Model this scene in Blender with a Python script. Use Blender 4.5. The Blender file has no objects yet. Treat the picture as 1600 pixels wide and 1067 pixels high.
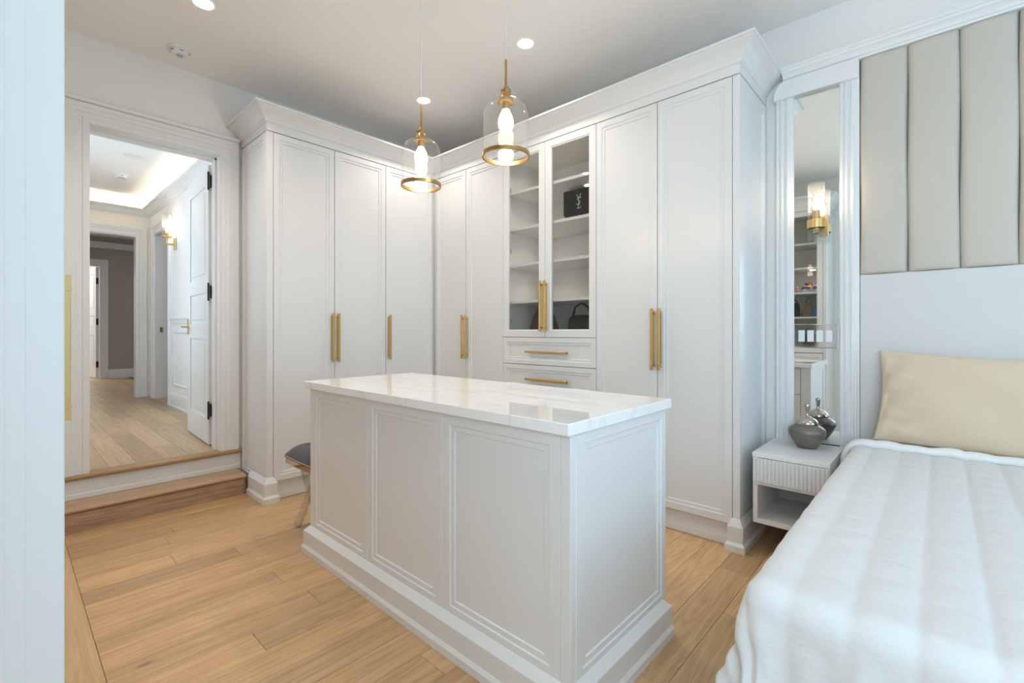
import bpy, bmesh, math, random
from mathutils import Vector, Matrix
random.seed(7)
S = bpy.context.scene
COL = S.collection

# ------------------------------------------------------------------ camera
cam_d = bpy.data.cameras.new('camera'); cam = bpy.data.objects.new('camera', cam_d); COL.objects.link(cam)
cam.location = (0, 0, 1.2)
cam.rotation_euler = (math.radians(90), 0, math.radians(42.55))
cam_d.sensor_fit = 'HORIZONTAL'; cam_d.sensor_width = 36.0
cam_d.lens = 731.0 / 1600.0 * 36.0
cam_d.shift_y = -15.5 / 1600.0
cam_d.clip_start = 0.02
S.camera = cam

# ------------------------------------------------------------------ world, light, exposure
S.view_settings.view_transform = 'Standard'
S.view_settings.look = 'None'
S.view_settings.gamma = 1.0
S.view_settings.use_curve_mapping = False
S.view_settings.exposure = 0.82
S.cycles.max_bounces = 10; S.cycles.diffuse_bounces = 6; S.cycles.glossy_bounces = 6
S.cycles.transmission_bounces = 8; S.cycles.transparent_max_bounces = 16
S.cycles.caustics_reflective = False; S.cycles.caustics_refractive = False
S.cycles.sample_clamp_indirect = 6.0
S.cycles.use_denoising = True

SKY = 0.8
W = bpy.data.worlds.new('overcast_sky'); S.world = W; W.use_nodes = True
bg = W.node_tree.nodes['Background']
bg.inputs[0].default_value = (0.60, 0.80, 1.0, 1); bg.inputs[1].default_value = SKY

WARM = (1.0, 0.89, 0.77)
def area(name, loc, rot, sx, sy, power, color=(1, 1, 1), portal=False, spread=180):
    d = bpy.data.lights.new(name, 'AREA'); d.shape = 'RECTANGLE'; d.size = sx; d.size_y = sy
    d.energy = power; d.color = color; d.spread = math.radians(spread)
    if portal: d.cycles.is_portal = True
    o = bpy.data.objects.new(name, d); COL.objects.link(o); o.location = loc; o.rotation_euler = rot
    return o
R90 = math.pi / 2
# portals: the sky comes in through the window openings
area('window_portal', (3.02, 1.60, 1.60), (0, R90, 0), 1.7, 1.6, 1, portal=True)
area('window_portal', (0.80, -0.50, 1.60), (R90, 0, 0), 1.5, 1.5, 1, portal=True)
area('window_portal', (-5.6, -0.28, 1.85), (R90, 0, 0), 1.9, 1.3, 1, portal=True)
# daylight that falls through the same openings
area('window_daylight', (3.05, 1.60, 1.60), (0, R90, 0), 1.7, 1.6, 21, (0.38, 0.69, 1.0))
area('window_daylight', (0.80, -0.52, 1.60), (R90, 0, 0), 1.5, 1.5, 30, (0.63, 0.83, 1.0))
area('window_daylight', (-5.6, -0.30, 1.85), (R90, 0, 0), 1.9, 1.3, 16, (0.62, 0.82, 1.0))
DOWN_W = 18.0      # each ceiling downlight
PEND_W = 3.4
COVE_W = 2.3       # per metre of cove strip
# ------------------------------------------------------------------ materials
def mat(name, color, rough=0.5, metal=0.0, spec=0.5, coat=0.0, bump=0.0, bscale=80.0, emit=None, estr=0.0, var=0.0, vscale=3.0, sheen=0.0):
    m = bpy.data.materials.new(name); m.use_nodes = True
    nt = m.node_tree; b = nt.nodes['Principled BSDF']
    b.inputs['Base Color'].default_value = (*color, 1)
    b.inputs['Roughness'].default_value = rough; b.inputs['Metallic'].default_value = metal
    b.inputs['Specular IOR Level'].default_value = spec
    if coat: b.inputs['Coat Weight'].default_value = coat; b.inputs['Coat Roughness'].default_value = 0.08
    if sheen: b.inputs['Sheen Weight'].default_value = sheen
    if emit: b.inputs['Emission Color'].default_value = (*emit, 1); b.inputs['Emission Strength'].default_value = estr
    tc = nt.nodes.new('ShaderNodeTexCoord')
    if var:
        n = nt.nodes.new('ShaderNodeTexNoise'); n.inputs['Scale'].default_value = vscale; n.inputs['Detail'].default_value = 4
        nt.links.new(tc.outputs['Object'], n.inputs['Vector'])
        mx = nt.nodes.new('ShaderNodeMix'); mx.data_type = 'RGBA'
        mx.inputs['A'].default_value = tuple(c * (1 - var) for c in color) + (1,)
        mx.inputs['B'].default_value = tuple(min(1, c * (1 + var)) for c in color) + (1,)
        nt.links.new(n.outputs['Fac'], mx.inputs['Factor']); nt.links.new(mx.outputs['Result'], b.inputs['Base Color'])
    if bump:
        n2 = nt.nodes.new('ShaderNodeTexNoise'); n2.inputs['Scale'].default_value = bscale; n2.inputs['Detail'].default_value = 3
        nt.links.new(tc.outputs['Object'], n2.inputs['Vector'])
        bp = nt.nodes.new('ShaderNodeBump'); bp.inputs['Strength'].default_value = bump; bp.inputs['Distance'].default_value = 0.002
        nt.links.new(n2.outputs['Fac'], bp.inputs['Height']); nt.links.new(bp.outputs['Normal'], b.inputs['Normal'])
    return m

def wood(name, dark, light, axis, rough=0.38, streak=26.0):
    m = bpy.data.materials.new(name); m.use_nodes = True
    nt = m.node_tree; N = nt.nodes; L = nt.links; b = N['Principled BSDF']
    b.inputs['Roughness'].default_value = rough
    tc = N.new('ShaderNodeTexCoord'); oi = N.new('ShaderNodeObjectInfo')
    sc = N.new('ShaderNodeVectorMath'); sc.operation = 'SCALE'; sc.inputs[0].default_value = (37, 61, 23)
    L.new(oi.outputs['Random'], sc.inputs['Scale'])
    add = N.new('ShaderNodeVectorMath'); L.new(tc.outputs['Object'], add.inputs[0]); L.new(sc.outputs[0], add.inputs[1])
    mp = N.new('ShaderNodeMapping'); s = [streak, streak, streak]; s[axis] = 1.1
    mp.inputs['Scale'].default_value = s; L.new(add.outputs[0], mp.inputs['Vector'])
    n1 = N.new('ShaderNodeTexNoise'); n1.inputs['Scale'].default_value = 1.0; n1.inputs['Detail'].default_value = 8; n1.inputs['Roughness'].default_value = 0.65; n1.inputs['Distortion'].default_value = 0.8
    L.new(mp.outputs[0], n1.inputs['Vector'])
    mp2 = N.new('ShaderNodeMapping'); s2 = [9.0, 9.0, 9.0]; s2[axis] = 0.8
    mp2.inputs['Scale'].default_value = s2; L.new(add.outputs[0], mp2.inputs['Vector'])
    wv = N.new('ShaderNodeTexNoise'); wv.inputs['Scale'].default_value = 1.0; wv.inputs['Detail'].default_value = 2; wv.inputs['Distortion'].default_value = 1.6
    L.new(mp2.outputs[0], wv.inputs['Vector'])
    sn = N.new('ShaderNodeMath'); sn.operation = 'MULTIPLY'; sn.inputs[1].default_value = 42.0; L.new(wv.outputs['Fac'], sn.inputs[0])
    sn2 = N.new('ShaderNodeMath'); sn2.operation = 'SINE'; L.new(sn.outputs[0], sn2.inputs[0])
    sn3 = N.new('ShaderNodeMath'); sn3.operation = 'MULTIPLY_ADD'; sn3.inputs[1].default_value = 0.10; sn3.inputs[2].default_value = 0.0; L.new(sn2.outputs[0], sn3.inputs[0])
    av = N.new('ShaderNodeMath'); av.operation = 'ADD'; L.new(n1.outputs['Fac'], av.inputs[0]); L.new(sn3.outputs[0], av.inputs[1])
    rp = N.new('ShaderNodeMapRange'); rp.inputs['From Min'].default_value = 0.25; rp.inputs['From Max'].default_value = 0.75
    L.new(av.outputs[0], rp.inputs['Value'])
    mx = N.new('ShaderNodeMix'); mx.data_type = 'RGBA'; mx.inputs['A'].default_value = (*dark, 1); mx.inputs['B'].default_value = (*light, 1)
    L.new(rp.outputs[0], mx.inputs['Factor'])
    hv = N.new('ShaderNodeHueSaturation')
    vr = N.new('ShaderNodeMapRange'); vr.inputs['To Min'].default_value = 0.80; vr.inputs['To Max'].default_value = 1.12
    L.new(oi.outputs['Random'], vr.inputs['Value']); L.new(vr.outputs[0], hv.inputs['Value'])
    L.new(mx.outputs['Result'], hv.inputs['Color'])
    # small knots
    kn = N.new('ShaderNodeTexVoronoi'); mk = N.new('ShaderNodeMapping'); sk = [3.2, 3.2, 3.2]; sk[axis] = 1.3
    mk.inputs['Scale'].default_value = sk; L.new(add.outputs[0], mk.inputs['Vector']); kn.inputs['Scale'].default_value = 1.0; L.new(mk.outputs[0], kn.inputs['Vector'])
    kr = N.new('ShaderNodeMapRange'); kr.inputs['From Min'].default_value = 0.015; kr.inputs['From Max'].default_value = 0.05; kr.inputs['To Min'].default_value = 0.45; kr.inputs['To Max'].default_value = 1.0
    L.new(kn.outputs['Distance'], kr.inputs['Value'])
    mk2 = N.new('ShaderNodeMix'); mk2.data_type = 'RGBA'; mk2.blend_type = 'MULTIPLY'; mk2.inputs['Factor'].default_value = 1.0
    L.new(hv.outputs[0], mk2.inputs['A']); L.new(kr.outputs[0], mk2.inputs['B'])
    L.new(mk2.outputs['Result'], b.inputs['Base Color'])
    bp = N.new('ShaderNodeBump'); bp.inputs['Strength'].default_value = 0.12; bp.inputs['Distance'].default_value = 0.001
    L.new(n1.outputs['Fac'], bp.inputs['Height']); L.new(bp.outputs[0], b.inputs['Normal'])
    return m

def thin_glass(name, tint=(1, 1, 1), refl=1.0, rough=0.0, frost=0.0):
    m = bpy.data.materials.new(name); m.use_nodes = True; nt = m.node_tree; N = nt.nodes; L = nt.links
    N.remove(N['Principled BSDF'])
    t = N.new('ShaderNodeBsdfTransparent'); t.inputs[0].default_value = (*tint, 1)
    g = N.new('ShaderNodeBsdfGlossy'); g.inputs['Roughness'].default_value = rough
    f = N.new('ShaderNodeFresnel'); f.inputs['IOR'].default_value = 1.5
    ml = N.new('ShaderNodeMath'); ml.operation = 'MULTIPLY'; ml.inputs[1].default_value = refl; L.new(f.outputs[0], ml.inputs[0])
    ge = N.new('ShaderNodeNewGeometry'); iv = N.new('ShaderNodeMath'); iv.operation = 'SUBTRACT'; iv.inputs[0].default_value = 1.0; L.new(ge.outputs['Backfacing'], iv.inputs[1])
    mb_ = N.new('ShaderNodeMath'); mb_.operation = 'MULTIPLY'; L.new(ml.outputs[0], mb_.inputs[0]); L.new(iv.outputs[0], mb_.inputs[1]); ml = mb_
    mx = N.new('ShaderNodeMixShader'); L.new(ml.outputs[0], mx.inputs[0]); L.new(t.outputs[0], mx.inputs[1]); L.new(g.outputs[0], mx.inputs[2])
    out = mx
    if frost:
        d = N.new('ShaderNodeBsdfTranslucent'); d.inputs[0].default_value = (0.95, 0.95, 0.95, 1)
        d2 = N.new('ShaderNodeBsdfDiffuse'); d2.inputs[0].default_value = (0.9, 0.9, 0.9, 1)
        a = N.new('ShaderNodeAddShader'); L.new(d.outputs[0], a.inputs[0]); L.new(d2.outputs[0], a.inputs[1])
        m2 = N.new('ShaderNodeMixShader'); m2.inputs[0].default_value = frost
        L.new(mx.outputs[0], m2.inputs[1]); L.new(d.outputs[0], m2.inputs[2]); out = m2
    L.new(out.outputs[0], N['Material Output'].inputs[0])
    return m

def marble(name):
    m = bpy.data.materials.new(name); m.use_nodes = True; nt = m.node_tree; N = nt.nodes; L = nt.links; b = N['Principled BSDF']
    tc = N.new('ShaderNodeTexCoord'); mp = N.new('ShaderNodeMapping'); mp.inputs['Rotation'].default_value = (0, 0, 0.7); mp.inputs['Scale'].default_value = (0.9, 2.6, 1)
    L.new(tc.outputs['Object'], mp.inputs['Vector'])
    n = N.new('ShaderNodeTexNoise'); n.inputs['Scale'].default_value = 1.3; n.inputs['Detail'].default_value = 6; n.inputs['Distortion'].default_value = 1.2
    L.new(mp.outputs[0], n.inputs['Vector'])
    s = N.new('ShaderNodeMath'); s.operation = 'SUBTRACT'; s.inputs[1].default_value = 0.5; L.new(n.outputs['Fac'], s.inputs[0])
    a = N.new('ShaderNodeMath'); a.operation = 'ABSOLUTE'; L.new(s.outputs[0], a.inputs[0])
    r = N.new('ShaderNodeMapRange'); r.inputs['From Min'].default_value = 0.0; r.inputs['From Max'].default_value = 0.022; L.new(a.outputs[0], r.inputs['Value'])
    mx = N.new('ShaderNodeMix'); mx.data_type = 'RGBA'; mx.inputs['A'].default_value = (0.82, 0.81, 0.795, 1); mx.inputs['B'].default_value = (0.90, 0.89, 0.875, 1)
    L.new(r.outputs[0], mx.inputs['Factor']); L.new(mx.outputs['Result'], b.inputs['Base Color'])
    b.inputs['Roughness'].default_value = 0.025; b.inputs['IOR'].default_value = 1.55
    return m

def emit(name, color, strength):
    m = bpy.data.materials.new(name); m.use_nodes = True; nt = m.node_tree; N = nt.nodes
    N.remove(N['Principled BSDF']); e = N.new('ShaderNodeEmission'); e.inputs[0].default_value = (*color, 1); e.inputs[1].default_value = strength
    nt.links.new(e.outputs[0], N['Material Output'].inputs[0]); return m

M = dict(
    cab=mat('satin_white_lacquer', (0.76, 0.75, 0.735), 0.32, spec=0.5, bump=0.03, bscale=300),
    cabin=mat('cabinet_interior', (0.74, 0.725, 0.69), 0.5, bump=0.02),
    wall=mat('wall_paint', (0.86, 0.84, 0.81), 0.75, bump=0.06, bscale=220),
    ceil=mat('ceiling_paint', (0.90, 0.87, 0.84), 0.85, bump=0.05, bscale=180),
    trim=mat('trim_enamel', (0.82, 0.81, 0.79), 0.38, bump=0.03),
    taupe=mat('taupe_wall_paint', (0.42, 0.385, 0.34), 0.8, bump=0.05, bscale=200),
    cream=mat('cream_wall_paint', (0.88, 0.82, 0.73), 0.75, bump=0.05, bscale=200),
    brass=mat('brushed_brass', (0.70, 0.475, 0.20), 0.36, metal=1.0, bump=0.04, bscale=400),
    antique=mat('antique_brass', (0.50, 0.31, 0.13), 0.30, metal=1.0, bump=0.04, bscale=300),
    black=mat('black_metal', (0.02, 0.02, 0.022), 0.45, bump=0.03),
    chrome=mat('polished_chrome', (0.82, 0.82, 0.82), 0.06, metal=1.0, bump=0.0),
    mirror=mat('mirror_silvering', (0.88, 0.91, 0.89), 0.0, metal=1.0),
    marble=marble('white_quartz'),
    floor=mat('subfloor', (0.30, 0.19, 0.10), 0.6, var=0.15),
    plank=wood('oak_plank', (0.50, 0.29, 0.13), (0.71, 0.46, 0.24), 1),
    border=wood('oak_border_plank', (0.50, 0.32, 0.15), (0.68, 0.47, 0.25), 0),
    hplank=wood('hall_oak_plank', (0.42, 0.275, 0.155), (0.60, 0.43, 0.265), 0),
    tread=wood('step_oak', (0.50, 0.31, 0.18), (0.68, 0.47, 0.30), 1),
    riser=wood('step_riser_oak', (0.34, 0.20, 0.12), (0.60, 0.41, 0.27), 1, streak=40),
    nosing=wood('threshold_oak', (0.33, 0.19, 0.08), (0.46, 0.28, 0.13), 1),
    linen=mat('beige_upholstery', (0.60, 0.54, 0.465), 0.9, bump=0.35, bscale=900, sheen=0.15),
    leather=mat('white_headboard_fabric', (0.68, 0.665, 0.64), 0.65, bump=0.15, bscale=500),
    quilt=mat('white_quilt_cotton', (0.67, 0.665, 0.65), 0.9, bump=0.6, bscale=90, sheen=0.1),
    sheet=mat('white_sheet', (0.80, 0.79, 0.77), 0.9, bump=0.2, bscale=60),
    pillow=mat('beige_cotton', (0.69, 0.55, 0.405), 0.9, bump=0.35, bscale=260, sheen=0.1),
    urn=mat('brown_grey_glaze', (0.20, 0.165, 0.14), 0.36, metal=0.35, bump=0.12, bscale=40, var=0.2, vscale=20),
    urnlid=mat('nickel_lid', (0.55, 0.48, 0.42), 0.14, metal=1.0, bump=0.05, bscale=60),
    velvet=mat('charcoal_velvet', (0.06, 0.056, 0.062), 0.6, bump=0.2, bscale=200, sheen=0.15),
    nail=mat('silver_nail', (0.75, 0.73, 0.70), 0.2, metal=1.0),
    acrylic=thin_glass('clear_acrylic', (0.86, 0.88, 0.88), 2.2, 0.02),
    glass=thin_glass('pendant_glass', (1, 1, 1), 0.9, 0.0, frost=0.004),
    cglass=thin_glass('cabinet_glass', (0.93, 0.93, 0.92), 1.0, 0.0),
    ribbed=thin_glass('ribbed_glass', (0.95, 0.95, 0.95), 1.2, 0.1, frost=0.025),
    bulb=emit('bulb_filament_glow', (1.0, 0.84, 0.62), 12.0),
    down=emit('downlight_lens', (1.0, 0.95, 0.87), 14.0),
    puck=emit('puck_lens', (1.0, 0.94, 0.84), 6.0),
    plastic=mat('white_plastic', (0.80, 0.80, 0.78), 0.4, bump=0.02),
    greyplastic=mat('grey_plastic', (0.42, 0.42, 0.43), 0.4, bump=0.02),
    dark=mat('black_leather', (0.022, 0.022, 0.024), 0.42, bump=0.3, bscale=140),
    brown=mat('brown_leather', (0.13, 0.05, 0.03), 0.5, bump=0.2, bscale=120),
    tan=mat('tan_leather', (0.22, 0.13, 0.09), 0.5, bump=0.2, bscale=120),
    blue=mat('blue_nylon', (0.02, 0.16, 0.55), 0.5, bump=0.2, bscale=120),
    orange=mat('orange_suede', (0.85, 0.30, 0.03), 0.7, bump=0.2, bscale=120),
    purple=mat('purple_suede', (0.10, 0.06, 0.22), 0.7, bump=0.2, bscale=120),
    sole=mat('pale_blue_sole', (0.55, 0.68, 0.74), 0.5, bump=0.1),
    pink=mat('pink_satin', (0.62, 0.36, 0.34), 0.4, bump=0.2),
    silver=mat('satin_silver', (0.72, 0.71, 0.69), 0.5, metal=0.6),
    cable=mat('clear_cable', (0.75, 0.75, 0.74), 0.25, bump=0.02),
)

# ------------------------------------------------------------------ mesh builder
V3 = Vector
class MB:
    def __init__(s): s.v = []; s.f = []
    def add(s, vs, fs):
        o = len(s.v); s.v += [V3(p) for p in vs]; s.f += [tuple(i + o for i in f) for f in fs]; return s
    def box(s, x0, y0, z0, x1, y1, z1, b=0.0):
        x0, x1 = min(x0, x1), max(x0, x1); y0, y1 = min(y0, y1), max(y0, y1); z0, z1 = min(z0, z1), max(z0, z1)
        b = min(b, (x1 - x0) * .45, (y1 - y0) * .45, (z1 - z0) * .45)
        if b <= 0:
            vs = [(x, y, z) for z in (z0, z1) for y in (y0, y1) for x in (x0, x1)]
            return s.add(vs, [(0, 2, 3, 1), (4, 5, 7, 6), (0, 1, 5, 4), (2, 6, 7, 3), (0, 4, 6, 2), (1, 3, 7, 5)])
        vs = []; idx = {}
        for i, sx in enumerate((0, 1)):
            for j, sy in enumerate((0, 1)):
                for k, sz in enumerate((0, 1)):
                    for a in range(3):
                        p = [(x0, x1)[sx], (y0, y1)[sy], (z0, z1)[sz]]
                        sg = [(1, -1)[sx], (1, -1)[sy], (1, -1)[sz]]
                        for q in range(3):
                            if q != a: p[q] += sg[q] * b
                        idx[(sx, sy, sz, a)] = len(vs); vs.append(p)
        fs = []
        for a in range(3):
            o = [q for q in range(3) if q != a]
            for sd in (0, 1):
                c = []
                for t in ((0, 0), (1, 0), (1, 1), (0, 1)):
                    k = [0, 0, 0]; k[a] = sd; k[o[0]] = t[0]; k[o[1]] = t[1]; c.append(idx[(*k, a)])
                fs.append(tuple(c))
            for t in ((0, 0), (0, 1), (1, 0), (1, 1)):   # edges along axis a
                k0 = [0, 0, 0]; k1 = [0, 0, 0]; k0[a] = 0; k1[a] = 1
                for q, tt in zip(o, t): k0[q] = tt; k1[q] = tt
                fs.append((idx[(*k0, o[0])], idx[(*k1, o[0])], idx[(*k1, o[1])], idx[(*k0, o[1])]))
        for sx in (0, 1):
            for sy in (0, 1):
                for sz in (0, 1): fs.append(tuple(idx[(sx, sy, sz, a)] for a in range(3)))
        return s.add(vs, fs)
    def lathe(s, prof, c=(0, 0, 0), n=24, axis=2, rib=0.0, close=True):
        c = V3(c); vs = []; fs = []; k = len(prof)
        for i in range(n):
            a = 2 * math.pi * i / n; rr = 1 + (rib if i % 2 else 0)
            for r, h in prof:
                p = [r * rr * math.cos(a), r * rr * math.sin(a), h]
                if axis == 0: p = [p[2], p[0], p[1]]
                elif axis == 1: p = [p[0], p[2], p[1]]
                vs.append(c + V3(p))
        for i in range(n):
            j = (i + 1) % n
            for q in range(k - 1): fs.append((i * k + q, j * k + q, j * k + q + 1, i * k + q + 1))
        if close:
            if prof[0][0] > 1e-6: fs.append(tuple(i * k for i in range(n))[::-1])
            if prof[-1][0] > 1e-6: fs.append(tuple(i * k + k - 1 for i in range(n)))
        return s.add(vs, fs)
    def tube(s, pts, r, n=10, cap=True):
        pts = [V3(p) for p in pts]; rs = r if isinstance(r, (list, tuple)) else [r] * len(pts)
        vs = []; fs = []; up = V3((0.013, 0.021, 1)).normalized()
        for i, p in enumerate(pts):
            d = (pts[min(i + 1, len(pts) - 1)] - pts[max(i - 1, 0)]).normalized()
            a = d.cross(up)
            if a.length < 0.05: a = d.cross(V3((1, 0.2, 0)))
            a.normalize(); b = a.cross(d).normalized()
            for k in range(n):
                t = 2 * math.pi * k / n; vs.append(p + (a * math.cos(t) + b * math.sin(t)) * rs[i])
        for i in range(len(pts) - 1):
            for k in range(n):
                j = (k + 1) % n; fs.append((i * n + k, i * n + j, (i + 1) * n + j, (i + 1) * n + k))
        if cap: fs.append(tuple(range(n))[::-1]); fs.append(tuple((len(pts) - 1) * n + k for k in range(n)))
        return s.add(vs, fs)
    def sweep(s, path, prof, fn, closed=False):
        """path: 2D points, prof: (offset to the right of travel, height), fn(a, b, h) -> xyz; mitred corners"""
        n = len(path); k = len(prof); vs = []; fs = []
        P = [Vector(p) for p in path]
        def rt(d): return Vector((d.y, -d.x))
        for i in range(n):
            if closed: d0 = (P[i] - P[i - 1]).normalized(); d1 = (P[(i + 1) % n] - P[i]).normalized()
            else:
                d0 = (P[i] - P[i - 1]).normalized() if i > 0 else (P[1] - P[0]).normalized()
                d1 = (P[i + 1] - P[i]).normalized() if i < n - 1 else d0
            m = rt(d0) + rt(d1); m = m / max(1e-6, m.dot(rt(d0)))
            for o, h in prof:
                q = P[i] + m * o; vs.append(fn(q.x, q.y, h))
        cnt = n if closed else n - 1
        for i in range(cnt):
            j = (i + 1) % n
            for q in range(k):
                q2 = (q + 1) % k
                fs.append((i * k + q, j * k + q, j * k + q2, i * k + q2))
        if not closed: fs.append(tuple(range(k))[::-1]); fs.append(tuple((n - 1) * k + q for q in range(k)))
        return s.add(vs, fs)
    def prism(s, poly, fn, h0, h1):
        n = len(poly); vs = [fn(a, b, h0) for a, b in poly] + [fn(a, b, h1) for a, b in poly]
        fs = [tuple(range(n))[::-1], tuple(range(n, 2 * n))] + [(i, (i + 1) % n, n + (i + 1) % n, n + i) for i in range(n)]
        return s.add(vs, fs)
    def slab(s, O, U, Vv, w, h, t, rings=(), hole=False):
        """panel: O lower-left front corner, U/V in-plane, thickness t backwards; rings = (inset, depth<0)"""
        O = V3(O); U = V3(U); Vv = V3(Vv); N = U.cross(Vv)
        loops = [(0.0, -t), (0.0, -0.0015), (0.0015, 0.0)] + list(rings)
        vs = []; fs = []
        for d, z in loops:
            for a, b in ((d, d), (w - d, d), (w - d, h - d), (d, h - d)): vs.append(O + U * a + Vv * b + N * z)
        L = len(loops)
        for i in range(L - 1):
            for k in range(4):
                j = (k + 1) % 4; fs.append((i * 4 + k, i * 4 + j, (i + 1) * 4 + j, (i + 1) * 4 + k))
        if hole:
            for k in range(4): j = (k + 1) % 4; fs.append(((L - 1) * 4 + k, (L - 1) * 4 + j, j, k))
        else:
            fs.append((0, 3, 2, 1)); fs.append(tuple((L - 1) * 4 + k for k in range(4)))
        return s.add(vs, fs)
    def xf(s, m):
        s.v = [m @ p for p in s.v]; return s
    def grid(s, nu, nv, fn):
        vs = [fn(i / nu, j / nv) for j in range(nv + 1) for i in range(nu + 1)]
        fs = [(j * (nu + 1) + i, j * (nu + 1) + i + 1, (j + 1) * (nu + 1) + i + 1, (j + 1) * (nu + 1) + i) for j in range(nv) for i in range(nu)]
        return s.add(vs, fs)

ORG = {}
def wpos(o): return ORG.get(o.name, V3((0, 0, 0)))
def build(name, mb, m, parent=None, org=None, smooth=35, recalc=True):
    """mb in world coordinates; the object sits at its own base point (or its parent's)"""
    if parent is not None: base = wpos(parent)
    elif org is not None: base = V3(org)
    else: base = V3((0, 0, 0))
    me = bpy.data.meshes.new(name)
    me.from_pydata([p - base for p in mb.v], [], mb.f)
    if recalc:
        b = bmesh.new(); b.from_mesh(me); bmesh.ops.recalc_face_normals(b, faces=b.faces); b.to_mesh(me); b.free()
    me.materials.append(m if not isinstance(m, str) else M[m])
    if smooth:
        for p in me.polygons: p.use_smooth = True
        me.set_sharp_from_angle(angle=math.radians(smooth))
    o = bpy.data.objects.new(name, me); COL.objects.link(o)
    if parent is not None: o.parent = parent
    else: o.location = base
    ORG[o.name] = base
    return o
def tag(o, label, cat, group=None):
    o['label'] = label; o['category'] = cat
    if group: o['group'] = group
    return o
def thing(name, label, cat, loc, group=None):
    o = bpy.data.objects.new(name, None); COL.objects.link(o); o.location = loc; o.empty_display_size = 0.1
    ORG[o.name] = V3(loc); return tag(o, label, cat, group)
def struct(name, mb, m, **k):
    o = build(name, mb, m, **k); o['kind'] = 'structure'; return o
X, Y, Z = V3((1, 0, 0)), V3((0, 1, 0)), V3((0, 0, 1))
XY = lambda a, b, h: (a, b, h)

# ------------------------------------------------------------------ key dimensions
CEIL = 3.075; YW = 3.24; XW = -4.0; XR = 3.0; YF = -0.42
XL, YR = -3.47, 2.715          # door faces of the two wardrobe runs
XS, YS = -0.808, 1.247         # outer end faces of the runs
ZT, ZB = 2.607, 0.137          # door tops, door bottoms
HF = 0.30                      # hall floor
# ------------------------------------------------------------------ shell
def wall_with_hole(a0, a1, z0, z1, holes, fn, t):
    """wall in (a, z) with rectangular holes, extruded by t through fn(a, z, depth)"""
    mb = MB(); xs = sorted({a0, a1, *[h[0] for h in holes], *[h[1] for h in holes]}); zs = sorted({z0, z1, *[h[2] for h in holes], *[h[3] for h in holes]})
    for i in range(len(xs) - 1):
        for j in range(len(zs) - 1):
            cx, cz = (xs[i] + xs[i + 1]) / 2, (zs[j] + zs[j + 1]) / 2
            if any(h[0] < cx < h[1] and h[2] < cz < h[3] for h in holes): continue
            mb.prism([(xs[i], zs[j]), (xs[i + 1], zs[j]), (xs[i + 1], zs[j + 1]), (xs[i], zs[j + 1])], fn, 0, t)
    return mb
DO = (0.373, 1.110, HF, 2.525)      # doorway (y0, y1, z0, z1)
floor = struct('floor', MB().box(XW, YF - .15, -0.12, XR + .15, YW + .15, -0.012), 'floor', smooth=0)
struct('ceiling', MB().box(XW - .2, YF - .15, CEIL, XR + .15, YW + .15, CEIL + .1), 'ceil', smooth=0)
struct('wall_left', wall_with_hole(YF - .15, YW + .15, -0.12, CEIL, [(DO[0], DO[1], HF - .025, DO[3])], lambda a, z, d: (XW - d, a, z), 0.2), 'wall', smooth=0)
struct('wall_back', MB().box(XW, YW, -0.12, XR + .15, YW + .15, CEIL), 'wall', smooth=0)
struct('wall_right', wall_with_hole(YF - .15, YW, -0.12, CEIL, [(0.8, 2.4, 0.75, 2.45)], lambda a, z, d: (XR + d, a, z), 0.15), 'wall', smooth=0)
struct('wall_front', wall_with_hole(XW, XR, -0.12, CEIL, [(0.02, 1.57, 0.85, 2.35)], lambda a, z, d: (a, YF - d, z), 0.15), 'wall', smooth=0)

def window(name, fn, a0, a1, z0, z1, nx):
    mb = MB()
    for q in (0, 1):
        pass
    t = 0.05
    def bar(b0, b1, c0, c1): mb.prism([(b0, c0), (b1, c0), (b1, c1), (b0, c1)], fn, 0.03, 0.09)
    bar(a0, a1, z0, z0 + t); bar(a0, a1, z1 - t, z1)
    for i in range(nx + 1):
        c = a0 + (a1 - a0 - t) * i / nx; bar(c, c + t, z0 + t, z1 - t)
    return struct(name, mb, 'trim', smooth=0)
window('window_1', lambda a, z, d: (XR + d, a, z), 0.8, 2.4, 0.75, 2.45, 3)
window('window_2', lambda a, z, d: (a, YF - d, z), 0.02, 1.57, 0.85, 2.35, 2)

# floor planks, run along Y; border board along X in front of the near cabinet
PWD = 0.148
def plank(parent, m, x0, y0, x1, y1, zt, th=0.012, up=0.0):
    mb = MB(); g = 0.0006; b = 0.0012
    xa, xb, ya, yb = x0 + g, x1 - g, y0 + g, y1 - g; z0 = zt - th; z1 = zt + up
    vs = [(xa, ya, z0), (xb, ya, z0), (xb, yb, z0), (xa, yb, z0), (xa, ya, z1 - b), (xb, ya, z1 - b), (xb, yb, z1 - b), (xa, yb, z1 - b),
          (xa + b, ya + b, z1), (xb - b, ya + b, z1), (xb - b, yb - b, z1), (xa + b, yb - b, z1)]
    fs = [(0, 3, 2, 1), (8, 9, 10, 11)] + [(i, (i + 1) % 4, 4 + (i + 1) % 4, 4 + i) for i in range(4)] + [(4 + i, 4 + (i + 1) % 4, 8 + (i + 1) % 4, 8 + i) for i in range(4)]
    mb.add(vs, fs)
    return build('plank', mb, m, parent, smooth=0, recalc=False)
rnd = random.Random(11)
BY = 0.242
x = -2.464 - 11 * PWD
while x < XR - 0.01:
    xa, xb = max(x, XW), min(x + PWD, XR)
    if xb - xa > 0.02:
        yy = BY - 0.0; first = True
        while yy < YW - 0.005:
            ln = rnd.uniform(0.35, 1.5) if first else rnd.uniform(0.8, 1.7); first = False
            y2 = min(yy + ln, YW)
            if YW - y2 < 0.25: y2 = YW
            plank(floor, M['plank'], xa, yy, xb, y2, 0.0); yy = y2
    x += PWD
xx = XW
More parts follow.
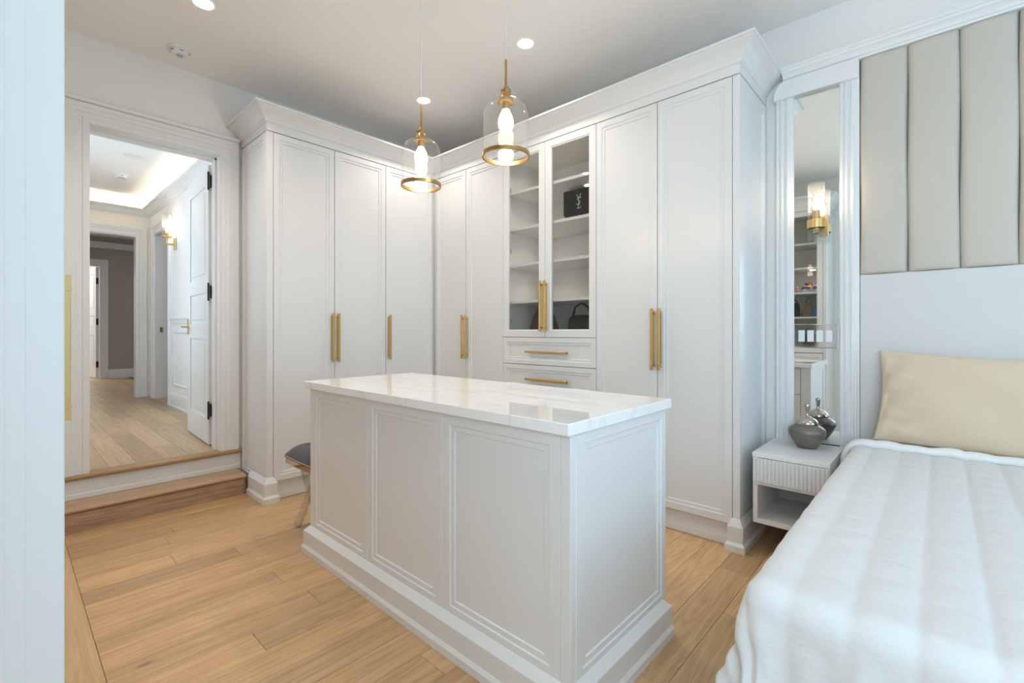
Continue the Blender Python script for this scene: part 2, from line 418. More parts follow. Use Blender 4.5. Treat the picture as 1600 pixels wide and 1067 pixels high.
while xx < XR:
    x2 = min(xx + rnd.uniform(1.3, 1.9), XR); plank(floor, M['border'], xx, 0.062, x2, BY, 0.0); xx = x2
xx = XW
while xx < XR:
    x2 = min(xx + 1.9, XR); plank(floor, M['border'], xx, -0.12, x2, 0.062, 0.0); plank(floor, M['border'], xx, YF, x2, -0.12, 0.0); xx = x2

# ------------------------------------------------------------------ hall beyond the doorway
HX0, HX1, HY0, HY1, HC = -8.13, XW - .2, -0.20, 1.39, 3.0
hfloor = struct('floor_hall', MB().box(-14.2, -2.0, HF - .13, XW - 0.03, 3.2, HF - .012), 'floor', smooth=0)
rh = random.Random(5)
y = HY0 - PWD * 0.4; k = 0
while y < 1.55:
    xx = XW - 0.0605; first = True
    while xx > -14.0:
        ln = rh.uniform(0.4, 1.6) if first else rh.uniform(0.9, 1.8); first = False
        x2 = max(xx - ln, -14.0); plank(hfloor, M['hplank'], x2, y, xx, y + PWD, HF); xx = x2
    y += PWD
struct('ceiling_hall', MB().box(HX0 - .14, HY0 - .15, HC, HX1, 2.6, HC + .1), 'ceil', smooth=0)
# right wall of the hall: opening towards a side room at x -7.8 .. -7.0
struct('wall_hall_right', wall_with_hole(HX0, HX1, HF - .1, HC, [(-7.80, -7.02, HF - .1, 2.50)], lambda a, z, d: (a, HY1 + d, z), 0.14), 'wall', smooth=0)
struct('wall_hall_left', wall_with_hole(HX0, HX1, HF - .1, HC, [(-6.55, -4.65, 1.2, 2.5)], lambda a, z, d: (a, HY0 - d, z), 0.15), 'wall', smooth=0)
struct('wall_hall_end', wall_with_hole(HY0 - .15, 2.6, HF - .1, HC, [(0.32, 1.235, HF - .1, 2.50)], lambda a, z, d: (HX0 - d, a, z), 0.14), 'cream', smooth=0)
window('window_3', lambda a, z, d: (a, HY0 - d, z), -6.55, -4.65, 1.2, 2.5, 2)
struct('wall_side_room', MB().box(HX0, 2.6, HF - .1, HX1, 2.7, HC), 'cream', smooth=0)
struct('wall_side_room_end', MB().box(-5.9, HY1 + .14, HF - .1, -5.8, 2.6, HC), 'cream', smooth=0)
# far room
struct('wall_far', wall_with_hole(-2.0, 3.2, HF - .1, 3.0, [(0.42, 1.255, HF - .1, 2.45)], lambda a, z, d: (-11.80 - d, a, z), 0.14), 'taupe', smooth=0)
struct('wall_far_right', MB().box(-11.8, 3.1, HF - .1, HX0 - .14, 3.2, 3.0), 'taupe', smooth=0)
struct('wall_far_left', MB().box(-11.8, -2.0, HF - .1, HX0 - .14, -1.9, 3.0), 'taupe', smooth=0)
struct('ceiling_far', MB().box(-14.2, -2.0, 3.0, HX0 - .14, 3.2, 3.1), 'ceil', smooth=0)
struct('wall_end_room', MB().box(-14.2, -2.0, HF - .1, -14.1, 3.2, 3.0), 'wall', smooth=0)
struct('wall_end_room_side', MB().box(-14.1, 2.2, HF - .1, -11.94, 2.3, 3.0), 'wall', smooth=0)

CAS = [(0, 0), (0, .012), (.010, .018), (.030, .018), (.034, .013), (.060, .013), (.065, .019), (.086, .019), (.092, .026), (.118, .028), (.122, .022), (.122, 0)]
def casing(name, a0, a1, z0, z1, fn, parent=None, rev=False, m='trim'):
    path = [(a1, z0), (a1, z1), (a0, z1), (a0, z0)]
    mb = MB().sweep(path, CAS, fn)
    return struct(name, mb, m)
c1 = casing('trim_1', DO[0], DO[1], HF, DO[3], lambda a, z, d: (XW + d, a, z))
build('cap_moulding', MB().box(XW, DO[0] - .13, DO[3] + .122, XW + .040, DO[1] + .13, DO[3] + .150, .006), 'trim', c1)
jb = MB()
jb.box(XW - .2, DO[0] - .001, HF, XW + .002, DO[0] + .004, DO[3]); jb.box(XW - .2, DO[1] - .004, HF, XW + .002, DO[1] + .001, DO[3]); jb.box(XW - .2, DO[0], DO[3] - .004, XW + .002, DO[1], DO[3] + .001)
jb.box(XW - .12, DO[1] - .016, HF, XW - .08, DO[1] - .004, DO[3] - .004); jb.box(XW - .12, DO[0] + .004, DO[3] - .016, XW - .08, DO[1] - .004, DO[3] - .004)
build('jamb', jb, 'trim', c1, smooth=0)
c2 = casing('trim_2', 0.32, 1.235, HF, 2.50, lambda a, z, d: (HX0 + d, a, z))
build('jamb', MB().box(HX0 - .14, 1.2345, HF, HX0 + .002, 1.239, 2.5).box(HX0 - .14, .32, 2.494, HX0 + .002, 1.2345, 2.502), 'trim', c2, smooth=0)
c3 = casing('trim_3', -7.80, -7.02, HF, 2.50, lambda a, z, d: (a, HY1 - d, z))
build('jamb', MB().box(-7.802, HY1 - .002, HF, -7.79, HY1 + .14, 2.5).box(-7.03, HY1 - .002, HF, -7.018, HY1 + .14, 2.5).box(-7.8, HY1 - .002, 2.49, -7.02, HY1 + .14, 2.502), 'trim', c3, smooth=0)
build('strike_plate', MB().box(-7.79, HY1 + .05, 1.19, -7.786, HY1 + .085, 1.26), 'brass', c3, smooth=0)
c4 = casing('trim_4', 0.42, 1.255, HF, 2.45, lambda a, z, d: (-11.80 + d, a, z))
build('jamb', MB().box(-11.94, 1.252, HF, -11.798, 1.262, 2.45), 'trim', c4, smooth=0)
# baseboards
BASE = [(0, 0), (.020, 0), (.020, .020), (.014, .028), (.014, .130), (.010, .150), (.006, .165), (0, .170)]
struct('baseboard_far', MB().sweep([(-11.80, 1.378), (-11.80, 3.1)], BASE, lambda a, b, h: (a, b, HF + h)), 'trim')
struct('baseboard_hall', MB().sweep([(-6.895, HY1), (HX1, HY1)], BASE, lambda a, b, h: (a, b, HF + h)), 'trim')
# chair rail + picture frames on the hall right wall
RAIL = [(0, 0), (.008, 0), (.014, .03), (.014, .05), (.022, .06), (.022, .085), (.012, .10), (0, .10)]
struct('trim_5', MB().sweep([(-6.895, HY1), (HX1, HY1)], RAIL, lambda a, b, h: (a, b, 1.345 + h - .06)), 'trim')
PF = [(0, 0), (0, .006), (.006, .012), (.018, .012), (.024, .006), (.024, 0)]
for i, (a, b) in enumerate(((-6.72, -5.75), (-5.6, -4.6))):
    for z0, z1 in ((0.58, 1.18),):
        mb = MB().sweep([(b, z0), (b, z1), (a, z1), (a, z0)], PF, lambda p, q, d: (p, HY1 - d, q), closed=True)
        struct('trim_%d' % (6 + i), mb, 'trim')
# cove crown in the hall with the LED strip behind it
COVE = [(0, 0), (.012, 0), (.016, .012), (.030, .016), (.040, .030), (.060, .060), (.088, .080), (.100, .084), (.100, .100), (.085, .100), (.02, .06), (0, .06)]
struct('trim_8', MB().sweep([(HX1, HY0), (HX0, HY0), (HX0, HY1), (HX1, HY1)], [(o, h) for o, h in COVE], lambda a, b, h: (a, b, 2.785 + h)), 'trim')
struct('trim_9', MB().sweep([(-8.27 - 3.53, -1.9), (-8.27 - 3.53, 3.1)], [(0, 0), (.02, 0), (.09, .09), (.09, .11), (0, .11)], lambda a, b, h: (a, b, 2.79 + h)), 'trim')
LEDC = (1.0, 0.86, 0.66)
area('cove_strip', ((HX0 + HX1) / 2, HY1 - .05, 2.862), (math.pi, 0, 0), HX1 - HX0 - .1, 0.03, COVE_W * 3.9, LEDC)
area('cove_strip', ((HX0 + HX1) / 2, HY0 + .05, 2.862), (math.pi, 0, 0), HX1 - HX0 - .1, 0.03, COVE_W * 3.9, LEDC)
area('cove_strip', (HX0 + .05, (HY0 + HY1) / 2, 2.862), (math.pi, 0, 0), 0.03, HY1 - HY0 - .1, COVE_W * 4, LEDC)
area('far_room_fill', (-13.0, 0.6, 2.9), (0, 0, 0), 0.5, 0.5, 30, (1, .95, .85))  # fill light added to brighten the room behind the far door
area('far_room_fill', (-10.0, 2.4, 2.9), (0, 0, 0), 0.3, 0.3, 5, (1, .93, .85))  # added fill for the far room itself

# hall doors
def panel_door(name, L, label_m, hinge, ang, width, height, rows, t=0.04, side=1):
    """door built in local (u along the leaf from the hinge, n = thickness, z up) then placed"""
    def fn(u, n, z): return V3((u, n, z))
    mb = MB(); st = 0.105; d = 0.010
    mb.box(0, d, 0, width, t - d, height)
    for n0, n1 in ((0, d), (t - d, t)):
        mb.box(0, n0, 0, st, n1, height); mb.box(width - st, n0, 0, width, n1, height)
        z = 0
        edges = [0] + [v for r in rows for v in r] + [height]
        for i in range(0, len(edges), 2): mb.box(st, n0, edges[i], width - st, n1, edges[i + 1])
        for z0, z1 in rows:
            e = .035
            f = n0 if n0 == 0 else n1
            mb.box(st + e, n0 + .003 if n0 == 0 else n0, z0 + e, width - st - e, n1 if n0 == 0 else n1 - .003, z1 - e, .003)
    m = Matrix.Translation(V3(hinge)) @ Matrix.Rotation(ang, 4, 'Z')
    mb.xf(m)
    o = struct(name, mb, 'trim', org=hinge, smooth=0)
    return o, m
dang = math.atan2(1.129 - 1.094, -5.007 + 4.243)   # towards -X
d1, dm = panel_door('door_1', 0, 0, (-4.243, 1.135, HF + .012), dang, 0.765, 2.20, [(0.20, 0.83), (0.95, 1.20), (1.32, 2.05)])
for z in (0.22, 1.15, 2.02):
    hb = MB().box(-.006, .006, z, .0, .034, z + .10, .003); hb.tube([(-.012, .042, z - .02), (-.012, .042, z + .12)], .008, 8)
    hb.box(-.05, .036, z, -.008, .040, z + .10)
    build('hinge', hb.xf(dm), 'black', d1)
hd = MB().box(.70, .04, 0.86, .745, .046, 1.00, .002).tube([(.722, .045, .93), (.722, .092, .93)], .009, 10).tube([(.722, .09, .93), (.70, .095, .93), (.60, .095, .93)], .008, 10)
hd.box(.765, .008, .88, .768, .032, .98)
build('lever_handle', hd.xf(dm), 'brass', d1)
d2, dm2 = panel_door('door_2', 0, 0, (-11.93, 1.25, HF + .01), math.radians(187), 0.80, 2.13, [(0.20, 0.83), (0.95, 1.20), (1.32, 2.0)])
for z in (0.20, 1.02, 1.80):
    build('hinge', MB().box(-.006, .002, z, .004, .038, z + .12, .002).xf(dm2), 'black', d2)

# step and threshold
st = thing('stair_step', 'oak stair step with rounded nosing below the white riser of the doorway', 'step', (-3.9, 0.4, 0))
ty0, ty1 = YF, 1.2155
tp = [(XW + .005, .118), (-3.80, .118), (-3.786, .121), (-3.777, .129), (-3.775, .137), (-3.779, .146), (-3.788, .150), (XW + .005, .150)]
build('tread', MB().prism(tp, lambda a, b, h: (a, h, b), ty0, ty1), 'tread', st)
build('cove_strip', MB().prism([(-3.80, .1175), (-3.786, .1175), (-3.80, .098)], lambda a, b, h: (a, h, b), ty0, ty1), 'tread', st)
build('riser', MB().box(-3.83, ty0, 0.0005, -3.80, ty1, .118), 'riser', st, smooth=0)
th = thing('threshold', 'oak threshold board edging the raised hall floor at the doorway', 'threshold', (-3.98, 0.7, .27))
build('nosing', MB().prism([(XW - .062, .272), (-3.965, .272), (-3.958, .278), (-3.957, .290), (-3.962, .2985), (-3.970, .3012), (XW - .062, .3012)], lambda a, b, h: (a, h, b), YF, YS - .004), 'nosing', th)
struct('trim_10', MB().box(XW, YF, .1505, XW + .014, YS - .004, .2715).box(XW + .014, YF, .1505, XW + .020, YS - .004, .185, .002), 'trim', smooth=0)

# ------------------------------------------------------------------ cabinets
DR = [(.040, 0), (.043, -.005), (.060, -.005), (.063, -.010)]
def pull(parent, c, N, axis, length=0.376):
    """brass bar pull on two posts over a slim back plate"""
    c = V3(c); N = V3(N); A = V3(axis); T = N.cross(A)
    def b(mb, a0, a1, n0, n1, w, bev=.0012):
        m = Matrix(((T.x, N.x, A.x, c.x), (T.y, N.y, A.y, c.y), (T.z, N.z, A.z, c.z), (0, 0, 0, 1)))
        q = MB().box(-w, n0, a0, w, n1, a1, bev).xf(m); mb.add(q.v, q.f)
    mb = MB(); h = length / 2
    b(mb, -h, h, .026, .038, .0075)
    for s in (-1, 1):
        e = s * (h - .030)
        b(mb, e - .006, e + .006, .002, .027, .006)
        b(mb, s * h - (.034 if s > 0 else 0), s * h + (0 if s > 0 else .034), .0255, .0385, .0082, .0008)
        b(mb, e - .004, e + .004, .0235, .0392, .0092, .0006)
    b(mb, -h + .016, h - .016, 0.0, .004, .0075)
    return build('handle', mb, 'brass', parent)
def door(cab, O, U, w, h, handle=None, N=None, name='door', rings=DR, t=0.022):
    g = .0022
    o = build(name, MB().slab(V3(O) + V3(U) * g + Z * g, U, Z, w - 2 * g, h - 2 * g, t, rings), 'cab', cab, smooth=0)
    if handle is not None: pull(o, handle[0], V3(U).cross(Z), handle[1], handle[2] if len(handle) > 2 else .376)
    return o
PL = [(0, 0), (.033, 0), (.033, .036), (.022, .052), (.022, .135), (.003, .171), (0, .175)]
HZ = 1.154   # middle height of the tall pulls
TG = 'fitted white wardrobe cabinets'

# left run ---------------------------------------------------------
yL = [1.292, 1.745, 2.199, 2.700]
t = thing('wardrobe', 'tall white two-door wardrobe beside the hall doorway with paired brass pulls', 'wardrobe', (-3.7, 1.7, 0), TG)
build('carcass', MB().box(XW + .004, YS + .020, ZB, XL - .024, yL[2] - .001, ZT), 'cab', t, smooth=0)
build('toe_kick', MB().box(XW + .004, YS + .02, 0.001, XL - .035, yL[2] - .001, ZB - .001).box(XL - .035, YS + .03, .001, XL - .029, yL[2] - .001, .045, .002), 'cab', t, smooth=0)
build('stile', MB().box(XL - .024, YS, .10, XL, yL[0] - .0015, ZT - .002), 'cab', t, smooth=0)
build('end_panel', MB().slab((XW + .004, YS, .10), X, Z, (XL - .024) - XW - .004, ZT - .104, .018, [(.045, 0), (.048, -.005), (.065, -.005), (.068, -.009)]), 'cab', t, smooth=0)
build('plinth', MB().sweep([(-3.80 + .03, YS), (XL, YS), (XL, yL[0]), (XL - .04, yL[0])], PL, lambda a, b, h: (a, b, h + .0008)), 'cab', t, smooth=0)
door(t, (XL, yL[0], ZB), Y, yL[1] - yL[0], ZT - ZB, ((XL, yL[1] - .022, HZ), Z))
door(t, (XL, yL[1], ZB), Y, yL[2] - yL[1], ZT - ZB, ((XL, yL[1] + .022, HZ), Z))
t = thing('wardrobe', 'white one-door wardrobe with a single brass pull left of the inside corner', 'wardrobe', (-3.7, 2.45, 0), TG)
build('carcass', MB().box(XW + .004, yL[2], ZB, XL - .024, YW - .006, ZT), 'cab', t, smooth=0)
build('toe_kick', MB().box(XW + .004, yL[2], .001, XL - .035, 2.76, ZB - .001).box(XL - .035, yL[2], .001, XL - .029, 2.745, .045, .002), 'cab', t, smooth=0)
door(t, (XL, yL[2], ZB), Y, 2.690 - yL[2], ZT - ZB, ((XL, yL[2] + .026, HZ), Z))
# right run --------------------------------------------------------
xR = [-3.462, -3.034, -2.593, -2.164, -1.720, -1.283, -0.8465]
YC = YR + .024; YB = YW - .004
t = thing('wardrobe', 'white two-door wardrobe right of the inside corner behind the island', 'wardrobe', (-3.0, 2.95, 0), TG)
build('carcass', MB().box(XL - .023, YC, ZB, xR[2] - .0005, YB, ZT), 'cab', t, smooth=0)
build('toe_kick', MB().box(XL - .02, YC + .02, .001, xR[2] - .0005, YB, ZB - .001).box(XL - .02, YC + .014, .001, xR[2] - .0005, YC + .02, .045, .002), 'cab', t, smooth=0)
door(t, (xR[0] - .002, YR, ZB), X, xR[1] - xR[0], ZT - ZB, ((xR[1] - .022, YR, HZ), Z))
door(t, (xR[1], YR, ZB), X, xR[2] - xR[1], ZT - ZB, ((xR[1] + .022, YR, HZ), Z))

def glass_door(cab, O, U, w, h, handle, st=.058, hl=.376):
    N = V3(U).cross(Z); g = .0022
    f = build('glass_door', MB().slab(V3(O) + V3(U) * g + Z * g, U, Z, w - 2 * g, h - 2 * g, .022, [(st - .010, 0), (st - .007, -.005), (st, -.005), (st, -.022)], hole=True), 'cab', cab, smooth=0)
    q = V3(O) + V3(U) * (st + .0) + Z * st - N * .012
    build('pane', MB().slab(q, U, Z, w - 2 * st, h - 2 * st, .003), 'cglass', f, smooth=0)
    if handle: pull(f, handle, N, Z, hl)
    return f
def puck(p, w=0.95):
    d = bpy.data.lights.new('puck_lamp', 'SPOT'); d.energy = w; d.spot_size = math.radians(150); d.spot_blend = .6; d.shadow_soft_size = .03; d.color = (1, .93, .82)
    o = bpy.data.objects.new('puck_lamp', d); COL.objects.link(o); o.location = p
SH = [2.310, 2.020, 1.733, 1.444]
t = thing('display_cabinet', 'white display cabinet with glass doors over drawers and a black handbag inside', 'cabinet', ((xR[2] + xR[4]) / 2, 2.95, 0), TG)
zg = 1.156
cb = MB()
cb.box(xR[2], YC, ZB, xR[2] + .018, YB, ZT).box(xR[4] - .018, YC, ZB, xR[4], YB, ZT)
cb.box(xR[2] + .018, YB - .012, ZB, xR[4] - .018, YB, ZT).box(xR[2] + .018, YC, ZT - .02, xR[4] - .018, YB - .012, ZT)
cb.box(xR[2] + .018, YC, zg - .02, xR[4] - .018, YB - .012, zg).box(xR[2] + .018, YC, ZB, xR[4] - .018, YB - .012, ZB + .02)
build('carcass', cb, 'cabin', t, smooth=0)
build('toe_kick', MB().box(xR[2], YC + .02, .001, xR[4], YB, ZB - .001).box(xR[2], YC + .014, .001, xR[4], YC + .02, .045, .002), 'cab', t, smooth=0)
for z in SH:
    s_ = build('shelf', MB().box(xR[2] + .019, YC + .012, z - .022, xR[4] - .019, YB - .013, z, .001), 'cab', t, smooth=0)
    if z != SH[3]:
        for px in ((-2.345, -1.935) if z == SH[0] else (-2.345,)):  # left puck is added, hidden behind the meeting stile, to light the compartment
            build('puck_light', MB().lathe([(.026, -.004), (.030, 0)], (px, 2.95, z - .0225), 16), 'puck', s_)
            puck((px, 2.95, z - .030))
puck((-2.345, 2.95, ZT - .03))  # added lamp without a disc, brightens the top compartment
gd1 = glass_door(t, (xR[2], YR, zg), X, xR[3] - xR[2], ZT - zg, (xR[3] - .022, YR, 1.388))
gd2 = glass_door(t, (xR[3], YR, zg), X, xR[4] - xR[3], ZT - zg, (xR[3] + .022, YR, 1.388))
for z in (2.32, 1.83, 1.27):
    build('hinge', MB().box(xR[2] + .018, YC + .004, z, xR[2] + .030, YC + .05, z + .04, .003).box(xR[2] + .03, YR + .024, z + .01, xR[2] + .055, YC + .02, z + .03, .002), 'greyplastic', gd1)
zd = [ZB, 0.338, 0.540, 0.742, 0.948, zg]
for i in range(5):
    door(t, (xR[2], YR, zd[i]), X, xR[4] - xR[2], zd[i + 1] - zd[i], (((xR[2] + xR[4]) / 2 + .022, YR, (zd[i] + zd[i + 1]) / 2 - .004), X, .39), name='drawer', rings=[(.034, 0), (.037, -.005), (.052, -.005), (.055, -.009)])
t = thing('wardrobe', 'white two-door wardrobe at the right end of the run beside the nightstand', 'wardrobe', (-1.25, 2.95, 0), TG)
build('carcass', MB().box(xR[4] + .0005, YC, ZB, XS - .019, YB, ZT), 'cab', t, smooth=0)
build('toe_kick', MB().box(xR[4] + .0005, YC + .02, .001, XS - .03, YB, ZB - .001).box(xR[4], YC + .014, .001, XS - .03, YC + .02, .045, .002), 'cab', t, smooth=0)
build('stile', MB().box(xR[6] + .0015, YR, .10, XS, YR + .024, ZT - .002), 'cab', t, smooth=0)
build('end_panel', MB().slab((XS, YR + .024, .10), Y, Z, YB - YR - .024, ZT - .104, .018, [(.045, 0), (.048, -.005), (.065, -.005), (.068, -.009)]), 'cab', t, smooth=0)
build('plinth', MB().sweep([(xR[6], YR + .04), (xR[6], YR), (XS, YR), (XS, YB)], PL, lambda a, b, h: (a, b, h + .0008)), 'cab', t, smooth=0)
door(t, (xR[4], YR, ZB), X, xR[5] - xR[4], ZT - ZB, ((xR[5] - .022, YR, HZ), Z))
door(t, (xR[5], YR, ZB), X, xR[6] - xR[5], ZT - ZB, ((xR[5] + .022, YR, HZ), Z))
# crown along both runs
CR = [(-.02, 0), (.0, 0), (.0, .052), (.010, .056), (.016, .064), (.019, .074), (.024, .078), (.034, .092), (.050, .108), (.070, .121), (.086, .128), (.092, .131), (.092, .137), (.103, .140), (.104, .152), (-.02, .152)]
struct('trim_11', MB().sweep([(XW + .002, YS), (XL, YS), (XL, YR), (XS, YR), (XS, YB)], CR, lambda a, b, h: (a, b, ZT + .004 + h)), 'cab', smooth=28)
struct('trim_12', MB().prism([(XW + .002, YS + .02), (XL - .02, YS + .02), (XL - .02, YR + .02), (XS - .02, YR + .02), (XS - .02, YB), (XW + .002, YB)], XY, ZT + .004, ZT + .03), 'cab', smooth=0)

# near cabinet: full-height unit whose end panel stands at the left edge of the photograph
XE, YE = -0.965, 0.063; YN = YF + .004
t = thing('display_cabinet', 'near tall white cabinet at the left edge with brass pull and glass-fronted shelves', 'cabinet', (-1.6, -0.2, 0))
xh = [-1.862, -1.430, -0.998]
nb = MB()
nb.box(xh[0], YN, ZB, xh[0] + .018, YE - .024, ZT).box(XE - .040, YN, ZB, XE - .019, YE - .024, ZT).box(xh[0] + .018, YN, ZB, XE - .04, YN + .012, ZT)
nb.box(xh[0] + .018, YN + .012, ZT - .02, XE - .04, YE - .024, ZT).box(xh[0] + .018, YN + .012, 0.93, XE - .04, YE - .024, .95).box(xh[0] + .018, YN + .012, ZB, XE - .04, YE - .024, ZB + .02)
build('carcass', nb, 'cabin', t, smooth=0)
build('toe_kick', MB().box(xh[0], YN, .001, XE - .03, YE - .045, ZB - .001), 'cab', t, smooth=0)
build('end_panel', MB().slab((XE, YN, .10), Y, Z, YE - YN - .0, ZT - .104, .018, [(.040, 0), (.042, -.0012), (.060, -.0012), (.062, -.0024)]), 'cab', t, smooth=0)
build('stile', MB().box(xh[2] + .0015, YE - .022, .10, XE - .0185, YE, ZT - .002), 'cab', t, smooth=0)
build('plinth', MB().sweep([(XE, YN), (XE, YE), (xh[2], YE), (xh[2], YE - .04)], PL, lambda a, b, h: (a, b, h + .0008)), 'cab', t, smooth=0)
SHN = [2.24, 1.955, 1.665, 1.375]
for z in SHN: 
    s_ = build('shelf', MB().box(xh[0] + .019, YN + .013, z - .022, XE - .041, YE - .036, z, .001), 'cab', t, smooth=0)
    if z == SHN[1]: build('puck_light', MB().lathe([(.026, -.004), (.030, 0)], (-1.13, -.12, z - .0225), 16), 'puck', s_); puck((-1.13, -.12, z - .03), 1.0)
glass_door(t, (xh[2], YE, 0.952), -X, xh[2] - xh[1], ZT - .952, (xh[1] + .024, YE, 1.165), hl=.315)
glass_door(t, (xh[1], YE, 0.952), -X, xh[1] - xh[0], ZT - .952, (xh[1] - .024, YE, 1.165), hl=.315)
door(t, (xh[2], YE, ZB), -X, xh[2] - xh[1], .948 - ZB)
door(t, (xh[1], YE, ZB), -X, xh[1] - xh[0], .948 - ZB)
struct('trim_13', MB().sweep([(XE, YN), (XE, YE), (xh[0], YE)], CR, lambda a, b, h: (a, b, ZT + .004 + h)), 'cab', smooth=28)

# ------------------------------------------------------------------ island
IX0, IX1, IY0, IY1 = -2.544, -0.812, 1.140, 1.795
t = thing('island', 'white panelled dressing island standing in the middle of the wood floor', 'island', ((IX0 + IX1) / 2, 1.46, 0))
build('carcass', MB().box(IX0 + .022, IY0 + .022, .005, IX1 - .022, IY1 - .024, .8915), 'cab', t, smooth=0)
fx = [IX0 + .020, -1.972 + .022, -1.409, -0.849]
FP = [(.042, 0), (.045, -.005), (.064, -.005), (.067, -.010)]
z0, z1 = .125, .8915
fx[0] = IX0 + .028; fx[1] = -1.9535
build('corner_post', MB().box(IX0, IY0, z0, IX0 + .0275, IY0 + .021, z1, .001), 'cab', t, smooth=0)
for a, b in zip(fx[:-1], fx[1:]):
    build('front_panel', MB().slab((a + .0004, IY0, z0), X, Z, b - a - .0008, z1 - z0, .021, FP), 'cab', t, smooth=0)
build('corner_post', MB().box(fx[3] + .0012, IY0, z0, IX1, IY0 + .03, z1, .001), 'cab', t, smooth=0)
build('end_panel', MB().slab((IX1, IY0 + .0305, z0), Y, Z, IY1 - IY0 - .031, z1 - z0, .021, [(.036, 0), (.039, -.005), (.058, -.005), (.061, -.010)]), 'cab', t, smooth=0)
build('end_panel', MB().slab((IX0, IY1 - .001, z0), -Y, Z, IY1 - IY0 - .023, z1 - z0, .021, FP), 'cab', t, smooth=0)
build('plinth', MB().sweep([(IX0, IY0), (IX1, IY0), (IX1, IY1 - .03), (IX0, IY1 - .03)], [(0, 0), (.036, 0), (.036, .029), (.027, .044), (.027, .115), (.003, .139), (0, .141)], lambda a, b, h: (a, b, h + .0008), closed=True), 'cab', t, smooth=0)
bx = [IX0 + .025, -1.70, IX1 - .075]; bz = [.143, .40, .66, .8905]
for i in range(2):
    for j in range(3):
        door(t, (bx[i + 1], IY1, bz[j]), -X, bx[i + 1] - bx[i], bz[j + 1] - bz[j], (((bx[i] + bx[i + 1]) / 2, IY1, (bz[j] + bz[j + 1]) / 2), X, .39), name='drawer', rings=[(.034, 0), (.037, -.005), (.052, -.005), (.055, -.009)])
build('corner_post', MB().box(bx[2] + .0012, IY1 - .023, z0, IX1 - .0005, IY1, z1, .001), 'cab', t, smooth=0)
tag(build('countertop', MB().box(-2.569, 1.116, .8922, -.800, 1.820, .930, .0025), 'marble', org=(-1.68, 1.47, .892)), 'polished white quartz countertop lying on the island', 'countertop')

# ------------------------------------------------------------------ headboard wall
YH = 3.20
mt = thing('wall_mirror', 'tall narrow wall mirror between fluted white pilasters above the nightstand', 'mirror', (-.537, YH, .55))
build('mirror_glass', MB().box(-.650, 3.205, .40, -.425, 3.238, 2.612), 'mirror', mt, smooth=0)
def pil(x0, x1):
    w = x1 - x0; y0 = 3.196; fr = [(0, .0), (.03, .0), (.06, .010), (.17, .010), (.20, .002), (.27, .002), (.31, .012), (.40, .012), (.44, .004), (.58, .004), (.62, .014), (.72, .014), (.76, .006), (.86, .006), (.90, .0), (1, .0)]
    poly = [(x0 + a * w, y0 - d + .006) for a, d in fr] + [(x1, 3.238), (x0, 3.238)]
    return MB().prism(poly, XY, .40, 2.598)
build('pilaster', pil(-.746, -.650), 'trim', mt, smooth=0)
build('pilaster', pil(-.425, -.334), 'trim', mt, smooth=0)
hp = [(-.752, 2.598), (-.334, 2.598), (-.334, 2.702), (-.700, 2.702), (-.722, 2.690), (-.738, 2.668), (-.748, 2.640)]
build('header', MB().prism(hp, lambda a, b, h: (a, h, b), 3.172, 3.238), 'trim', mt, smooth=0)
struct('trim_14', MB().sweep([(-.705, YH), (2.2, YH)], [(-.039, 0), (.0, 0), (.010, .0), (.012, .010), (.022, .014), (.026, .024), (.040, .036), (.050, .040), (.052, .052), (.062, .056), (.064, .068), (-.039, .068)], lambda a, b, h: (a, b, 2.702 + h)), 'trim')
hb = thing('headboard', 'padded headboard wall of beige upholstered channels above a smooth white panel', 'headboard', (.635, YH, .3))
xe = [-.334, -.131, .068, .268, .468, .668, .868, 1.068, 1.268, 1.468, 1.668]
def pad(x0, x1, z0, z1, dep=.030):
    w = x1 - x0; h = z1 - z0; mb = MB()
    def fn(u, v):
        # denser near edges
        uu = .5 - .5 * math.cos(math.pi * u); vv = .5 - .5 * math.cos(math.pi * v)
        ex = min(uu, 1 - uu) * w; ez = min(vv, 1 - vv) * h
        k = lambda e: 1 - (1 - min(1, e / .035)) ** 2.4
        d = dep * math.sqrt(max(0, k(ex))) * (0.55 + .45 * math.sqrt(max(0, k(ez)))) + .006 * math.sin(math.pi * uu)
        wob = .0025 * math.sin(vv * 9 + x0 * 40) * (1 - min(1, ex / .06))
        return (x0 + .0008 + uu * (w - .0016) + wob, 3.225 - d, z0 + vv * h)
    mb.grid(12, 30, fn)
    n = len(mb.v); mb.add([(x0 + .001, 3.236, z0), (x1 - .001, 3.236, z0), (x1 - .001, 3.236, z1), (x0 + .001, 3.236, z1)], [(0, 1, 2, 3)])
    return mb
for a, b in zip(xe[:-1], xe[1:]):
    build('channel_panel', pad(a, b, 1.516, 2.702), 'linen', hb, smooth=60, recalc=True)
build('lower_panel', MB().box(-.333, 3.202, .30, 1.668, 3.236, 1.514, .006), 'leather', hb)

